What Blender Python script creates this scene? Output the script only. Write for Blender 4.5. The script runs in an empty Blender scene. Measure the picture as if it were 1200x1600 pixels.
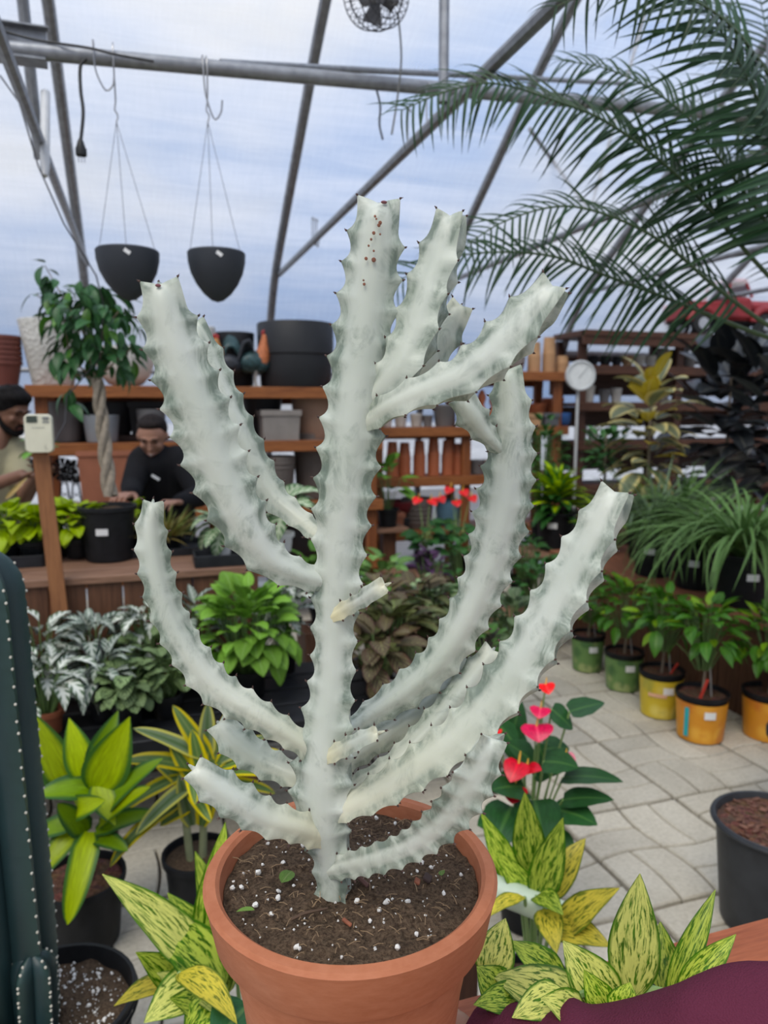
import bpy, math, random
import numpy as np
from mathutils import Vector, Matrix, Quaternion, noise as mnoise
random.seed(7)
R = math.radians
scn = bpy.context.scene
COL = scn.collection

# ---------------------------------------------------------------- camera
F_PX, CAM_H = 1150.0, 1.5
YAW, PIT = R(18), R(8)
FW = Vector((math.sin(YAW)*math.cos(PIT), math.cos(YAW)*math.cos(PIT), -math.sin(PIT)))
RT = Vector((math.cos(YAW), -math.sin(YAW), 0))
UP = RT.cross(FW)
CAM = Vector((0, 0, CAM_H))
cam = bpy.data.cameras.new('camera'); camo = bpy.data.objects.new('camera', cam); COL.objects.link(camo)
camo.location = CAM
camo.rotation_euler = Matrix((RT, UP, -FW)).transposed().to_euler()
cam.sensor_fit = 'VERTICAL'; cam.sensor_height = 36.0; cam.lens = 36.0*F_PX/1600.0
cam.clip_start = 0.02; cam.clip_end = 500
cam.dof.use_dof = True; cam.dof.focus_distance = 0.72; cam.dof.aperture_fstop = 6.2
scn.camera = camo

# ---------------------------------------------------------------- world: overcast sky (zenith brighter than horizon), soft clouds
W = bpy.data.worlds.new('overcast_sky'); scn.world = W; W.use_nodes = True
nt = W.node_tree; nt.nodes.clear()
def wn(t, **k):
    n = nt.nodes.new(t)
    for a, b in k.items(): setattr(n, a, b)
    return n
tc = wn('ShaderNodeTexCoord'); sep = wn('ShaderNodeSeparateXYZ'); nt.links.new(tc.outputs['Generated'], sep.inputs[0])
zr = wn('ShaderNodeMapRange'); zr.inputs[1].default_value = 0.0; zr.inputs[2].default_value = 1.0
zr.inputs[3].default_value = 0.92; zr.inputs[4].default_value = 2.2
nt.links.new(sep.outputs[2], zr.inputs[0])
nz = wn('ShaderNodeTexNoise'); nz.inputs['Scale'].default_value = 2.2; nz.inputs['Detail'].default_value = 4; nz.inputs['Roughness'].default_value = .5
mp = wn('ShaderNodeMapping'); mp.inputs['Scale'].default_value = (1, 1, 2.2); mp.inputs['Location'].default_value = (.35, .1, .2)
nt.links.new(tc.outputs['Generated'], mp.inputs[0]); nt.links.new(mp.outputs[0], nz.inputs[0])
rp = wn('ShaderNodeValToRGB'); rp.color_ramp.elements[0].position = .40; rp.color_ramp.elements[1].position = .66
rp.color_ramp.elements[0].color = (.36, .55, .93, 1); rp.color_ramp.elements[1].color = (.98, .97, .96, 1)
nt.links.new(nz.outputs[0], rp.inputs[0])
bg = wn('ShaderNodeBackground'); out = wn('ShaderNodeOutputWorld')
nt.links.new(rp.outputs[0], bg.inputs[0]); nt.links.new(zr.outputs[0], bg.inputs[1]); nt.links.new(bg.outputs[0], out.inputs[0])

# soft daylight sun behind thin cloud, high, from behind-left of the camera
sl = bpy.data.lights.new('sun', 'SUN'); sl.energy = 6.6; sl.angle = R(38); sl.color = (1, .93, .81)
so = bpy.data.objects.new('sun', sl); COL.objects.link(so); so.location = (-3, -4, 9)
so.rotation_euler = Vector((.42, .46, -.85)).to_track_quat('-Z', 'Y').to_euler()

vs = scn.view_settings
vs.view_transform = 'Standard'; vs.look = 'None'; vs.gamma = 1.0; vs.use_curve_mapping = False
vs.exposure = -0.72
scn.cycles.max_bounces = 7; scn.cycles.transparent_max_bounces = 12; scn.cycles.diffuse_bounces = 4
scn.cycles.use_denoising = True; scn.cycles.caustics_reflective = False; scn.cycles.caustics_refractive = False

# ---------------------------------------------------------------- pixel -> place helpers (places get a real distance of their own)
def ray(x, y): return FW + RT*((x-600)/F_PX) - UP*((y-800)/F_PX)
def at(x, y, d): return CAM + ray(x, y)*d
def onz(x, y, z):
    r = ray(x, y); return CAM + r*((z-CAM_H)/r.z)
def onY(x, y, Y):
    r = ray(x, y); return CAM + r*(Y/r.y)
def onX(x, y, X):
    r = ray(x, y); return CAM + r*(X/r.x)
def spot(px, z, Y):
    """place on the plane Y at height z seen at column px; returns point and metres per pixel"""
    k = px-600
    X = (k*(Y*FW.y+(z-CAM_H)*FW.z) - F_PX*Y*RT.y)/(F_PX*RT.x - k*FW.x)
    p = Vector((X, Y, z)); return p, (p-CAM).dot(FW)/F_PX

# ---------------------------------------------------------------- materials
MATS = {}
class NT:
    def __init__(s, name):
        s.m = bpy.data.materials.new(name); s.m.use_nodes = True; s.t = s.m.node_tree
        s.b = s.t.nodes['Principled BSDF']; s.o = s.t.nodes['Material Output']
    def n(s, t, ins=None, **k):
        n = s.t.nodes.new(t)
        for a, b in k.items(): setattr(n, a, b)
        for a, b in (ins or {}).items():
            if isinstance(b, bpy.types.NodeSocket): s.t.links.new(b, n.inputs[a])
            else: n.inputs[a].default_value = b
        return n
    def l(s, a, b): s.t.links.new(a, b)
    def noise(s, scale, detail=3, rough=.5, vec=None, sc=None, dist=0):
        if vec is None: vec = s.n('ShaderNodeTexCoord').outputs['Object']
        if sc is not None: vec = s.n('ShaderNodeMapping', {'Vector': vec, 'Scale': sc}).outputs[0]
        return s.n('ShaderNodeTexNoise', {'Vector': vec, 'Scale': scale, 'Detail': detail, 'Roughness': rough, 'Distortion': dist}).outputs[0]
    def ramp(s, f, *stops, interp='LINEAR'):
        r = s.n('ShaderNodeValToRGB', {'Fac': f}); cr = r.color_ramp; cr.interpolation = interp
        while len(cr.elements) < len(stops): cr.elements.new(.5)
        for e, (p, c) in zip(cr.elements, stops):
            e.position = p; e.color = (*c, 1) if not isinstance(c, (int, float)) else (c, c, c, 1)
        return r.outputs[0]
    def mix(s, f, a, b, mode='MIX'):
        m = s.n('ShaderNodeMix', data_type='RGBA', blend_type=mode)
        for i, v in ((0, f), (6, a), (7, b)):
            if isinstance(v, bpy.types.NodeSocket): s.l(v, m.inputs[i])
            elif isinstance(v, (int, float)): m.inputs[i].default_value = v
            else: m.inputs[i].default_value = (*v, 1)
        return m.outputs[2]
    def math(s, op, a, b=0.0, c=0.0, clamp=False):
        m = s.n('ShaderNodeMath', operation=op); m.use_clamp = clamp
        for i, v in enumerate((a, b, c)):
            if isinstance(v, bpy.types.NodeSocket): s.l(v, m.inputs[i])
            else: m.inputs[i].default_value = v
        return m.outputs[0]
    def bump(s, h, strength=.3, dist=.01):
        b = s.n('ShaderNodeBump', {'Height': h, 'Strength': strength, 'Distance': dist}); s.l(b.outputs[0], s.b.inputs['Normal'])
    def col(s, c, rough=.6, spec=.4):
        if isinstance(c, bpy.types.NodeSocket): s.l(c, s.b.inputs['Base Color'])
        else: s.b.inputs['Base Color'].default_value = (*c, 1)
        s.b.inputs['Roughness'].default_value = rough; s.b.inputs['Specular IOR Level'].default_value = spec
        return s.m
def plain(name, c, rough=.6, var=.12, scale=20, metal=0, spec=.4, bump=0):
    if name in MATS: return MATS[name]
    t = NT(name); f = t.noise(scale, 4)
    lo = tuple(x*(1-var) for x in c); hi = tuple(min(1, x*(1+var)) for x in c)
    t.col(t.ramp(f, (.3, lo), (.7, hi)), rough, spec); t.b.inputs['Metallic'].default_value = metal
    if bump: t.bump(f, bump)
    MATS[name] = t.m; return t.m
def wood(name, c, dark, axis=0, rough=.55):
    if name in MATS: return MATS[name]
    t = NT(name); sc = [9, 9, 9]; sc[axis] = .7
    oi = t.n('ShaderNodeObjectInfo').outputs['Random']
    tcn = t.n('ShaderNodeTexCoord').outputs['Object']
    v = t.n('ShaderNodeVectorMath', {0: tcn, 1: t.n('ShaderNodeCombineXYZ', {0: t.math('MULTIPLY', oi, 37.), 1: t.math('MULTIPLY', oi, 11.), 2: t.math('MULTIPLY', oi, 5.)}).outputs[0]}, operation='ADD').outputs[0]
    f = t.noise(4, 5, .6, v, sc, .6); g = t.noise(14, 3, .6, v, sc)
    c1 = t.ramp(f, (.3, dark), (.62, c)); c2 = t.mix(.35, c1, t.ramp(g, (.35, dark), (.6, tuple(min(1, x*1.25) for x in c))))
    t.col(c2, rough, .35); t.bump(g, .25, .004); MATS[name] = t.m; return t.m
def tissue(t, colour, rough=.4, spec=.4, trans=.18):
    """leaf tissue: principled plus a little light coming through"""
    oi = t.n('ShaderNodeObjectInfo').outputs['Random']
    v = t.math('MULTIPLY_ADD', oi, .5, .72)
    hs = t.n('ShaderNodeHueSaturation', {'Color': colour, 'Value': v, 'Saturation': 1.14}).outputs[0]
    t.col(hs, min(.6, rough+.06), spec*.65)
    tr = t.n('ShaderNodeBsdfTranslucent', {'Color': hs}); mx = t.n('ShaderNodeMixShader', {0: trans, 1: t.b.outputs[0], 2: tr.outputs[0]})
    t.l(mx.outputs[0], t.o.inputs[0]); return t.m
def lf(t):
    a = t.n('ShaderNodeAttribute', attribute_name='lf').outputs['Vector']
    s = t.n('ShaderNodeSeparateXYZ', {0: a}); return a, s.outputs[0], s.outputs[1], s.outputs[2]   # u: 0 rib..1 edge, v: 0 base..1 tip, w: signed across
def leaf_plain(name, c, edge=None, rib=None, rough=.4, spec=.4, trans=.18, epos=(.55, .9), ribw=.12):
    if name in MATS: return MATS[name]
    t = NT(name); a, u, v, w = lf(t)
    k = t.noise(6, 3, .5, a); base = t.ramp(k, (.3, tuple(x*.78 for x in c)), (.7, tuple(min(1, x*1.2) for x in c)))
    if edge: base = t.mix(t.ramp(u, (epos[0], 0.), (epos[1], 1.)), base, edge)
    if rib: base = t.mix(t.ramp(u, (ribw*.4, 1.), (ribw, 0.)), base, rib)
    MATS[name] = tissue(t, base, rough, spec, trans); return t.m
def leaf_veins(name, c, vein, n=9, slant=.9, thr=.55, edge=None, rough=.45, ribw=.12, soft=.12, trans=.12):
    """fishbone veins running out from the rib"""
    if name in MATS: return MATS[name]
    t = NT(name); a, u, v, w = lf(t)
    ph = t.math('MULTIPLY', t.math('SUBTRACT', v, t.math('MULTIPLY', u, .18*slant)), n*6.283)
    s = t.math('MULTIPLY_ADD', t.math('SINE', ph), .5, .5)
    s = t.math('ADD', s, t.math('MULTIPLY', t.math('SUBTRACT', t.noise(9, 2, .5, a), .5), .5))
    f = t.ramp(s, (thr, 0.), (thr+soft, 1.)); f = t.math('MULTIPLY', f, t.ramp(u, (.75, 1.), (.95, 0.)))
    f = t.math('MAXIMUM', f, t.ramp(u, (ribw*.4, 1.), (ribw, 0.)))
    base = t.mix(f, c, vein)
    if edge: base = t.mix(t.ramp(u, (.8, 0.), (1., 1.)), base, edge)
    MATS[name] = tissue(t, base, rough, .4, trans); return t.m
def leaf_splash(name, c, splash, thr=.5, rough=.35, edge=.82):
    """streaky cream variegation between green, as on the chinese evergreens"""
    if name in MATS: return MATS[name]
    t = NT(name); a, u, v, w = lf(t)
    oi = t.n('ShaderNodeObjectInfo').outputs['Random']
    aw = t.math('ABSOLUTE', w)
    vv = t.n('ShaderNodeCombineXYZ', {0: t.math('MULTIPLY', w, 7.), 1: t.math('SUBTRACT', t.math('MULTIPLY', v, 6.), t.math('MULTIPLY', aw, 2.6)), 2: t.math('MULTIPLY', oi, 40.)}).outputs[0]
    n1 = t.noise(1.3, 5, .62, vv, None, .5)
    f = t.ramp(n1, (thr-.05, 0.), (thr+.04, 1.))
    f = t.math('MULTIPLY', f, t.ramp(u, (edge, 1.), (edge+.12, 0.)))
    g2 = t.ramp(t.noise(.9, 2, .5, vv), (.4, tuple(x*.6 for x in c)), (.6, c))
    sp = t.ramp(t.noise(.6, 2, .5, vv), (.4, splash), (.65, tuple(min(1, x*1.12) for x in splash)))
    MATS[name] = tissue(t, t.mix(f, g2, sp), rough, .4, .2); return t.m

# ---------------------------------------------------------------- mesh helpers
class MB:
    def __init__(s): s.v = []; s.f = []; s.a = []; s.mi = []
    def add(s, vs, fs, attr=None):
        o = len(s.v); s.v += [tuple(p) for p in vs]; s.f += [tuple(i+o for i in f) for f in fs]
        s.a += attr if attr else [(0, 0, 0)]*len(vs); return s
    def box(s, c, sz, rot=None, bev=0):
        hx, hy, hz = sz[0]/2, sz[1]/2, sz[2]/2; c = Vector(c)
        if bev:
            b = min(bev, hx*.9, hy*.9, hz*.9); vs = []; idx = {}
            for sx in (-1, 1):
                for sy in (-1, 1):
                    for sz_ in (-1, 1):
                        for k in range(3):
                            p = [sx*(hx-b), sy*(hy-b), sz_*(hz-b)]; h = (hx, hy, hz)[k]; p[k] = (sx, sy, sz_)[k]*h
                            idx[(sx, sy, sz_, k)] = len(vs); vs.append(Vector(p))
            fs = []
            for k in range(3):
                i, j = (k+1) % 3, (k+2) % 3
                for sg in (-1, 1):
                    q = []
                    for a, b2 in ((-1, -1), (1, -1), (1, 1), (-1, 1)):
                        t = [0, 0, 0]; t[k] = sg; t[i] = a; t[j] = b2; q.append(idx[(*t, k)])
                    fs.append(q if sg > 0 else q[::-1])
            for k in range(3):
                i, j = (k+1) % 3, (k+2) % 3
                for a in (-1, 1):
                    for b2 in (-1, 1):
                        t0 = [0]*3; t1 = [0]*3; t0[k] = -1; t1[k] = 1
                        for t in (t0, t1): t[i] = a; t[j] = b2
                        q = [idx[(*t0, i)], idx[(*t1, i)], idx[(*t1, j)], idx[(*t0, j)]]
                        fs.append(q if a*b2 < 0 else q[::-1])
            for t in [(a, b2, c2) for a in (-1, 1) for b2 in (-1, 1) for c2 in (-1, 1)]:
                q = [idx[(*t, 0)], idx[(*t, 1)], idx[(*t, 2)]]
                fs.append(q if t[0]*t[1]*t[2] > 0 else q[::-1])
        else:
            vs = [Vector((x*hx, y*hy, z*hz)) for x in (-1, 1) for y in (-1, 1) for z in (-1, 1)]
            fs = [(0, 1, 3, 2), (4, 6, 7, 5), (0, 4, 5, 1), (2, 3, 7, 6), (0, 2, 6, 4), (1, 5, 7, 3)]
        if rot is not None: vs = [rot @ p for p in vs]
        return s.add([p+c for p in vs], fs)
    def tube(s, path, rad, n=8, cap=True):
        path = [Vector(p) for p in path]; m = len(path)
        if not isinstance(rad, (list, tuple)): rad = [rad]*m
        ref = None; vs = []; fs = []
        for i, p in enumerate(path):
            t = (path[min(i+1, m-1)]-path[max(i-1, 0)]).normalized()
            if ref is None:
                ref = t.orthogonal().normalized()
            else: ref = (ref-t*ref.dot(t)).normalized()
            b = t.cross(ref)
            for k in range(n):
                a = 2*math.pi*k/n; vs.append(p+(ref*math.cos(a)+b*math.sin(a))*rad[i])
        for i in range(m-1):
            for k in range(n): fs.append((i*n+k, i*n+(k+1) % n, (i+1)*n+(k+1) % n, (i+1)*n+k))
        if cap: fs.append(tuple(range(n-1, -1, -1))); fs.append(tuple((m-1)*n+k for k in range(n)))
        return s.add(vs, fs)
    def lathe(s, prof, n=32, c=(0, 0, 0), sx=1, sy=1, closed_ends=True):
        c = Vector(c); vs = []; fs = []; m = len(prof)
        for r, z in prof:
            for k in range(n):
                a = 2*math.pi*k/n; vs.append(c+Vector((r*math.cos(a)*sx, r*math.sin(a)*sy, z)))
        for i in range(m-1):
            for k in range(n): fs.append((i*n+k, i*n+(k+1) % n, (i+1)*n+(k+1) % n, (i+1)*n+k))
        if closed_ends:
            if prof[0][0] > 1e-6: fs.append(tuple(range(n-1, -1, -1)))
            if prof[-1][0] > 1e-6: fs.append(tuple((m-1)*n+k for k in range(n)))
        return s.add(vs, fs)
    def ball(s, c, r, n=8, m=6, rot=None):
        r = r if isinstance(r, (list, tuple)) else (r, r, r); c = Vector(c); vs = []; fs = []
        for i in range(1, m):
            ph = math.pi*i/m
            for k in range(n):
                a = 2*math.pi*k/n; vs.append(Vector((math.sin(ph)*math.cos(a)*r[0], math.sin(ph)*math.sin(a)*r[1], math.cos(ph)*r[2])))
        vs += [Vector((0, 0, r[2])), Vector((0, 0, -r[2]))]; T, B = len(vs)-2, len(vs)-1
        for i in range(m-2):
            for k in range(n): fs.append((i*n+k, (i+1)*n+k, (i+1)*n+(k+1) % n, i*n+(k+1) % n))
        for k in range(n): fs.append((T, k, (k+1) % n)); fs.append((B, (m-2)*n+(k+1) % n, (m-2)*n+k))
        if rot is not None: vs = [rot @ p for p in vs]
        return s.add([p+c for p in vs], fs)
    def mesh(s, name, smooth=True, angle=None):
        me = bpy.data.meshes.new(name); me.from_pydata(s.v, [], s.f)
        if any(a != (0, 0, 0) for a in s.a[:40]) or any(a != (0, 0, 0) for a in s.a[-40:]):
            at_ = me.attributes.new('lf', 'FLOAT_VECTOR', 'POINT'); at_.data.foreach_set('vector', np.array(s.a, dtype=np.float32).ravel())
        me.polygons.foreach_set('use_smooth', [smooth]*len(me.polygons))
        if smooth and angle: me.set_sharp_from_angle(angle=R(angle))
        me.update(); return me
def link(name, data, parent=None, loc=None):
    o = bpy.data.objects.new(name, data); COL.objects.link(o)
    if parent is not None: o.parent = parent
    if loc is not None: o.location = loc
    return o
def obj(name, mb, mat, parent=None, smooth=True, loc=None, angle=40):
    me = mb.mesh(name, smooth, angle); me.materials.append(mat); return link(name, me, parent, loc)
def tag(o, label=None, cat=None, group=None, kind=None):
    if label: o['label'] = label
    if cat: o['category'] = cat
    if group: o['group'] = group
    if kind: o['kind'] = kind
    return o
def thing(name, label, cat, loc, rz=0, group=None):
    o = link(name, None, None, loc); o.rotation_euler = (0, 0, rz); o.empty_display_size = .05
    return tag(o, label, cat, group)
def struct(name, mb, mat, label=None, smooth=True, angle=40):
    return tag(obj(name, mb, mat, None, smooth, None, angle), label, None, None, 'structure')
def catmull(pts, n):
    """smooth resampling of a list of tuples, n samples"""
    P = np.array(pts, float); d = np.r_[0, np.cumsum(np.maximum(1e-6, np.linalg.norm(np.diff(P[:, :3] if P.shape[1] > 2 else P, axis=0), axis=1)))]
    t = np.linspace(0, d[-1], n); res = []
    m = np.zeros_like(P)
    for i in range(len(P)):
        a, b = max(0, i-1), min(len(P)-1, i+1); m[i] = (P[b]-P[a])/(d[b]-d[a])
    for x in t:
        i = min(len(P)-2, max(0, int(np.searchsorted(d, x, 'right'))-1)); h = d[i+1]-d[i]; u = (x-d[i])/h
        res.append((2*u**3-3*u**2+1)*P[i]+(u**3-2*u**2+u)*h*m[i]+(-2*u**3+3*u**2)*P[i+1]+(u**3-u**2)*h*m[i+1])
    return np.array(res)
PAVER_SIZE, PAVER_ORG = .515, (1.392, 1.69)
# ================================================================ STRUCTURE
# ---- floor: concrete slabs 2 x 2 blocks of wavy-edged bricks
m_joint = plain('joint_sand', (.10, .085, .07), .9, .3, 40)
def paver_mat():
    t = NT('paver_concrete'); oi = t.n('ShaderNodeObjectInfo').outputs['Random']; tcn = t.n('ShaderNodeTexCoord').outputs['Object']
    g = t.n('ShaderNodeNewGeometry').outputs['Position']
    f = t.noise(3.1, 5, .6, g); h = t.noise(70, 3, .6, g)
    c = t.ramp(f, (.3, (.36, .32, .25)), (.55, (.50, .455, .365)), (.75, (.58, .535, .44)))
    c = t.mix(.4, c, t.ramp(h, (.3, (.34, .31, .25)), (.6, (.60, .56, .47))))
    c = t.n('ShaderNodeHueSaturation', {'Color': c, 'Value': t.math('MULTIPLY_ADD', oi, .28, .86)}).outputs[0]
    t.col(c, .75, .3); t.bump(h, .25, .003); return t.m
m_pav = paver_mat()
SL = PAVER_SIZE
mb = MB(); mb.box((2, 2, -.045), (26, 22, .05))
floor = struct('floor', mb, m_joint, 'pale concrete paving of wavy interlocking bricks', False)
def warp(x, y):
    a = .034
    return x+a*math.sin(2*math.pi*y)*math.sin(math.pi*x)**.7, y+a*math.sin(2*math.pi*x)*math.sin(math.pi*y)**.7
def brick_pieces():
    res = []; g = .008
    for bx in (0, 1):
        for by in (0, 1):
            for k in (0, 1):
                if (bx+by) % 2 == 0: r = (bx*.5+k*.25, by*.5, bx*.5+k*.25+.25, by*.5+.5)
                else: r = (bx*.5, by*.5+k*.25, bx*.5+.5, by*.5+k*.25+.25)
                e_ = lambda v: .017 if v in (0, 1) else g
                x0, y0, x1, y1 = r[0]+e_(r[0]), r[1]+e_(r[1]), r[2]-e_(r[2]), r[3]-e_(r[3]); n = 7
                def loop(ins):
                    X0, Y0, X1, Y1 = x0+ins, y0+ins, x1-ins, y1-ins; L = []
                    for i in range(n): L.append((X0+(X1-X0)*i/n, Y0))
                    for i in range(n): L.append((X1, Y0+(Y1-Y0)*i/n))
                    for i in range(n): L.append((X1-(X1-X0)*i/n, Y1))
                    for i in range(n): L.append((X0, Y1-(Y1-Y0)*i/n))
                    return [warp(max(0, min(1, p)), max(0, min(1, q))) for p, q in L]
                cx, cy = (x0+x1)/2, (y0+y1)/2
                lo, mi, hi = loop(0), loop(0), loop(.008)
                m = len(lo); vs = [((p-cx)*SL, (q-cy)*SL, -.02) for p, q in lo]+[((p-cx)*SL, (q-cy)*SL, -.006) for p, q in mi]+[((p-cx)*SL, (q-cy)*SL, 0) for p, q in hi]
                fs = []
                for l in (0, 1):
                    for i in range(m): fs.append((l*m+i, l*m+(i+1) % m, (l+1)*m+(i+1) % m, (l+1)*m+i))
                fs.append(tuple(2*m+i for i in range(m)))
                me_mb = MB().add(vs, fs); res.append((cx, cy, me_mb))
    return res
BP = brick_pieces(); BM = []
for cx, cy, b in BP:
    me = b.mesh('paving_brick', True, 30); me.materials.append(m_pav); BM.append(me)
cand = []; far = MB()
OX, OY = PAVER_ORG
for i in range(-11, 15):
    for j in range(-7, 9):
        for k, (cx, cy, b) in enumerate(BP):
            p = Vector((OX+(i+cx)*SL, OY+(j+cy)*SL, 0)); q = p-CAM; d = q.dot(FW)
            x = 600+F_PX*q.dot(RT)/d if d > .1 else -9999; y = 800-F_PX*q.dot(UP)/d if d > .1 else -9999
            vis = (170 < x < 1215 and 1030 < y < 1640 and not (360 < x < 760 and y > 1200)) or (560 < x < 960 and 820 < y <= 1030)
            cand.append((0 if vis else 1, d if d > .1 else 99, p, k))
cand.sort(key=lambda c: (c[0], c[1]))
for n_, (hid, d, p, k) in enumerate(cand):
    if n_ < 300 and not hid:
        o = link('paving_brick', BM[k], floor, p); o.rotation_euler.z = random.uniform(-.006, .006); o.location.z = random.uniform(-.0025, .001)
    else:
        far.add([Vector(v)+p for v in BP[k][2].v], BP[k][2].f)
tag(obj('outer_paving', far, m_pav, floor, True, None, 30), kind='stuff')

# ---- ground outside the greenhouse
mb = MB(); mb.box((2, 2, -.12), (160, 160, .08)); struct('ground', mb, plain('outside_gravel', (.42, .42, .42), .9, .2, 3), 'pale gravel yard outside the greenhouse', False)

# ---- film skin
def film_mat():
    t = NT('poly_film'); g = t.n('ShaderNodeNewGeometry').outputs['Position']
    s1 = t.noise(1.4, 4, .6, g, (.35, 1.2, 7.0), .4); s2 = t.noise(9, 2, .5, g, (6, 1, .25)); s3 = t.noise(1.1, 3, .5, g)
    f = t.math('ADD', t.math('MULTIPLY', s1, .8), t.math('ADD', t.math('MULTIPLY', s2, .10), t.math('MULTIPLY', s3, .35)))
    k = t.ramp(f, (.42, .22), (.60, .36), (.80, .60))
    tr = t.n('ShaderNodeBsdfTransparent', {'Color': (.94, .96, .99, 1)})
    tl = t.n('ShaderNodeBsdfTranslucent', {'Color': (.93, .94, .97, 1)})
    df = t.n('ShaderNodeBsdfDiffuse', {'Color': (.8, .82, .86, 1)})
    a = t.n('ShaderNodeMixShader', {0: .25, 1: tl.outputs[0], 2: df.outputs[0]})
    b = t.n('ShaderNodeMixShader', {0: k, 1: tr.outputs[0], 2: a.outputs[0]})
    t.l(b.outputs[0], t.o.inputs[0]); return t.m
m_film = film_mat()
PROF = [(6.08, 0), (6.08, .7), (6.04, 1.4), (5.93, 1.9), (5.8, 2.2), (5.57, 2.47), (5.13, 2.78), (4.64, 3.1), (4.2, 3.39), (3.7, 3.67), (3.1, 3.93), (2.4, 4.15), (1.7, 4.28), (1.0, 4.33)]
half = catmull(PROF, 46); full = [tuple(p) for p in half]+[(2.0-p[0], p[1]) for p in half[::-1][1:]]
XA, XB = -5.6, 9.0
OFF = .035
def off_prof():
    res = []
    for i, (y, z) in enumerate(full):
        a, b = full[max(0, i-1)], full[min(len(full)-1, i+1)]; ty, tz = b[0]-a[0], b[1]-a[1]; L = math.hypot(ty, tz)
        res.append((y+tz/L*OFF, z-ty/L*OFF))
    return res
skin = off_prof()
def film(name, i0, i1, label):
    vs = []; fs = []; nx = 24
    for i in range(i0, i1+1):
        for k in range(nx+1):
            vs.append((XA+(XB-XA)*k/nx, skin[i][0], skin[i][1]))
    for i in range(i1-i0):
        for k in range(nx): fs.append((i*(nx+1)+k, i*(nx+1)+k+1, (i+1)*(nx+1)+k+1, (i+1)*(nx+1)+k))
    struct(name, MB().add(vs, fs), m_film, label)
film('wall_back', 0, 22, 'milky plastic film of the curved greenhouse side behind the shelves')
film('ceiling', 22, 68, 'milky plastic film roof of the greenhouse')
film('wall_front', 68, len(skin)-1, 'plastic film of the greenhouse side behind the camera')
for nm, X, lb in (('wall_left', XA, 'plastic film end wall on the far left'), ('wall_right', XB, 'plastic film end wall on the far right')):
    vs = [(X, y, z) for y, z in skin]; struct(nm, MB().add(vs, [tuple(range(len(vs)))]), m_film, lb, False)
# ---- hoops, ties, purlins
m_galv = plain('galvanised_pipe', (.27, .28, .30), .45, .2, 30, .55)
m_alu = plain('aluminium_channel', (.42, .43, .45), .4, .15, 20, .5)
HX = [-.346+1.315*k for k in range(-4, 8)]
n_tr = 1
for i, hx in enumerate(HX):
    mb = MB(); mb.tube([(hx, y, z) for y, z in full], .031, 8)
    struct('trim_%d' % n_tr, mb, m_galv, 'grey steel hoop number %d of the greenhouse frame' % (i+1)); n_tr += 1
    mb = MB(); mb.tube([(hx+.028, 5.56, 2.475), (hx+.028, -3.56, 2.475)], .020, 8)
    struct('trim_%d' % n_tr, mb, m_galv, 'straight tie pipe under hoop number %d' % (i+1)); n_tr += 1
    for sy in (1, -1):
        for y0, y1, z1, w in (((2.36, 1.6, 4.07, .021),) if i == 4 else ((1.36, 1.37, 4.15, .018),)):
            mb = MB(); mb.tube([(hx, 1+sy*y0, 2.48), (hx, 1+sy*y1, z1)], w, 8); struct('trim_%d' % n_tr, mb, m_galv, 'web strut of truss %d, %s side' % (i+1, 'shelf' if sy > 0 else 'camera')); n_tr += 1
mb = MB(); mb.tube([(XA, 2.75, 2.64+.045*XA), (XB, 2.75, 2.64+.045*XB)], .025, 10); struct('trim_%d' % n_tr, mb, m_galv, 'long horizontal pipe carrying the hanging pots'); n_tr += 1
for y, z, r, lb in ((6.0, 1.78, .018, 'low purlin along the film side wall'), (1.0, 4.28, .02, 'ridge purlin under the roof')):
    mb = MB(); mb.tube([(XA, y, z), (XB, y, z)], r, 8); struct('trim_%d' % n_tr, mb, m_galv, lb); n_tr += 1
a_, b_ = onY(345, 98, 2.80), onY(715, 117, 3.3); mb = MB(); mb.tube([a_, a_+(b_-a_)*2.2], .013, 8); struct('trim_%d' % n_tr, mb, m_galv, 'thinner pipe branching off behind the carrying pipe'); n_tr += 1
mb = MB(); p = onY(10, 72, 2.80); mb.box((p.x-.03, 2.80, p.z+.005), (.30, .006, .115), None, .002); mb.box((p.x-.03, 2.762, p.z-.052), (.30, .075, .006)); mb.box((p.x-.03, 2.785, p.z+.062), (.32, .035, .005))
struct('trim_%d' % n_tr, mb, m_galv, 'folded steel bracket clamped on the carrying pipe', False); n_tr += 1
for (q0, q1, r, lb) in ((onX(828, 202, 2.284), onX(915, 322, 3.60), .013, 'thin diagonal brace between two hoops'), (onX(1008, 20, 3.60), onX(926, 315, 3.60), .014, 'steep web strut behind the palm')):
    mb = MB(); mb.tube([q0, q1], r, 8); struct('trim_%d' % n_tr, mb, m_galv, lb); n_tr += 1

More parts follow.
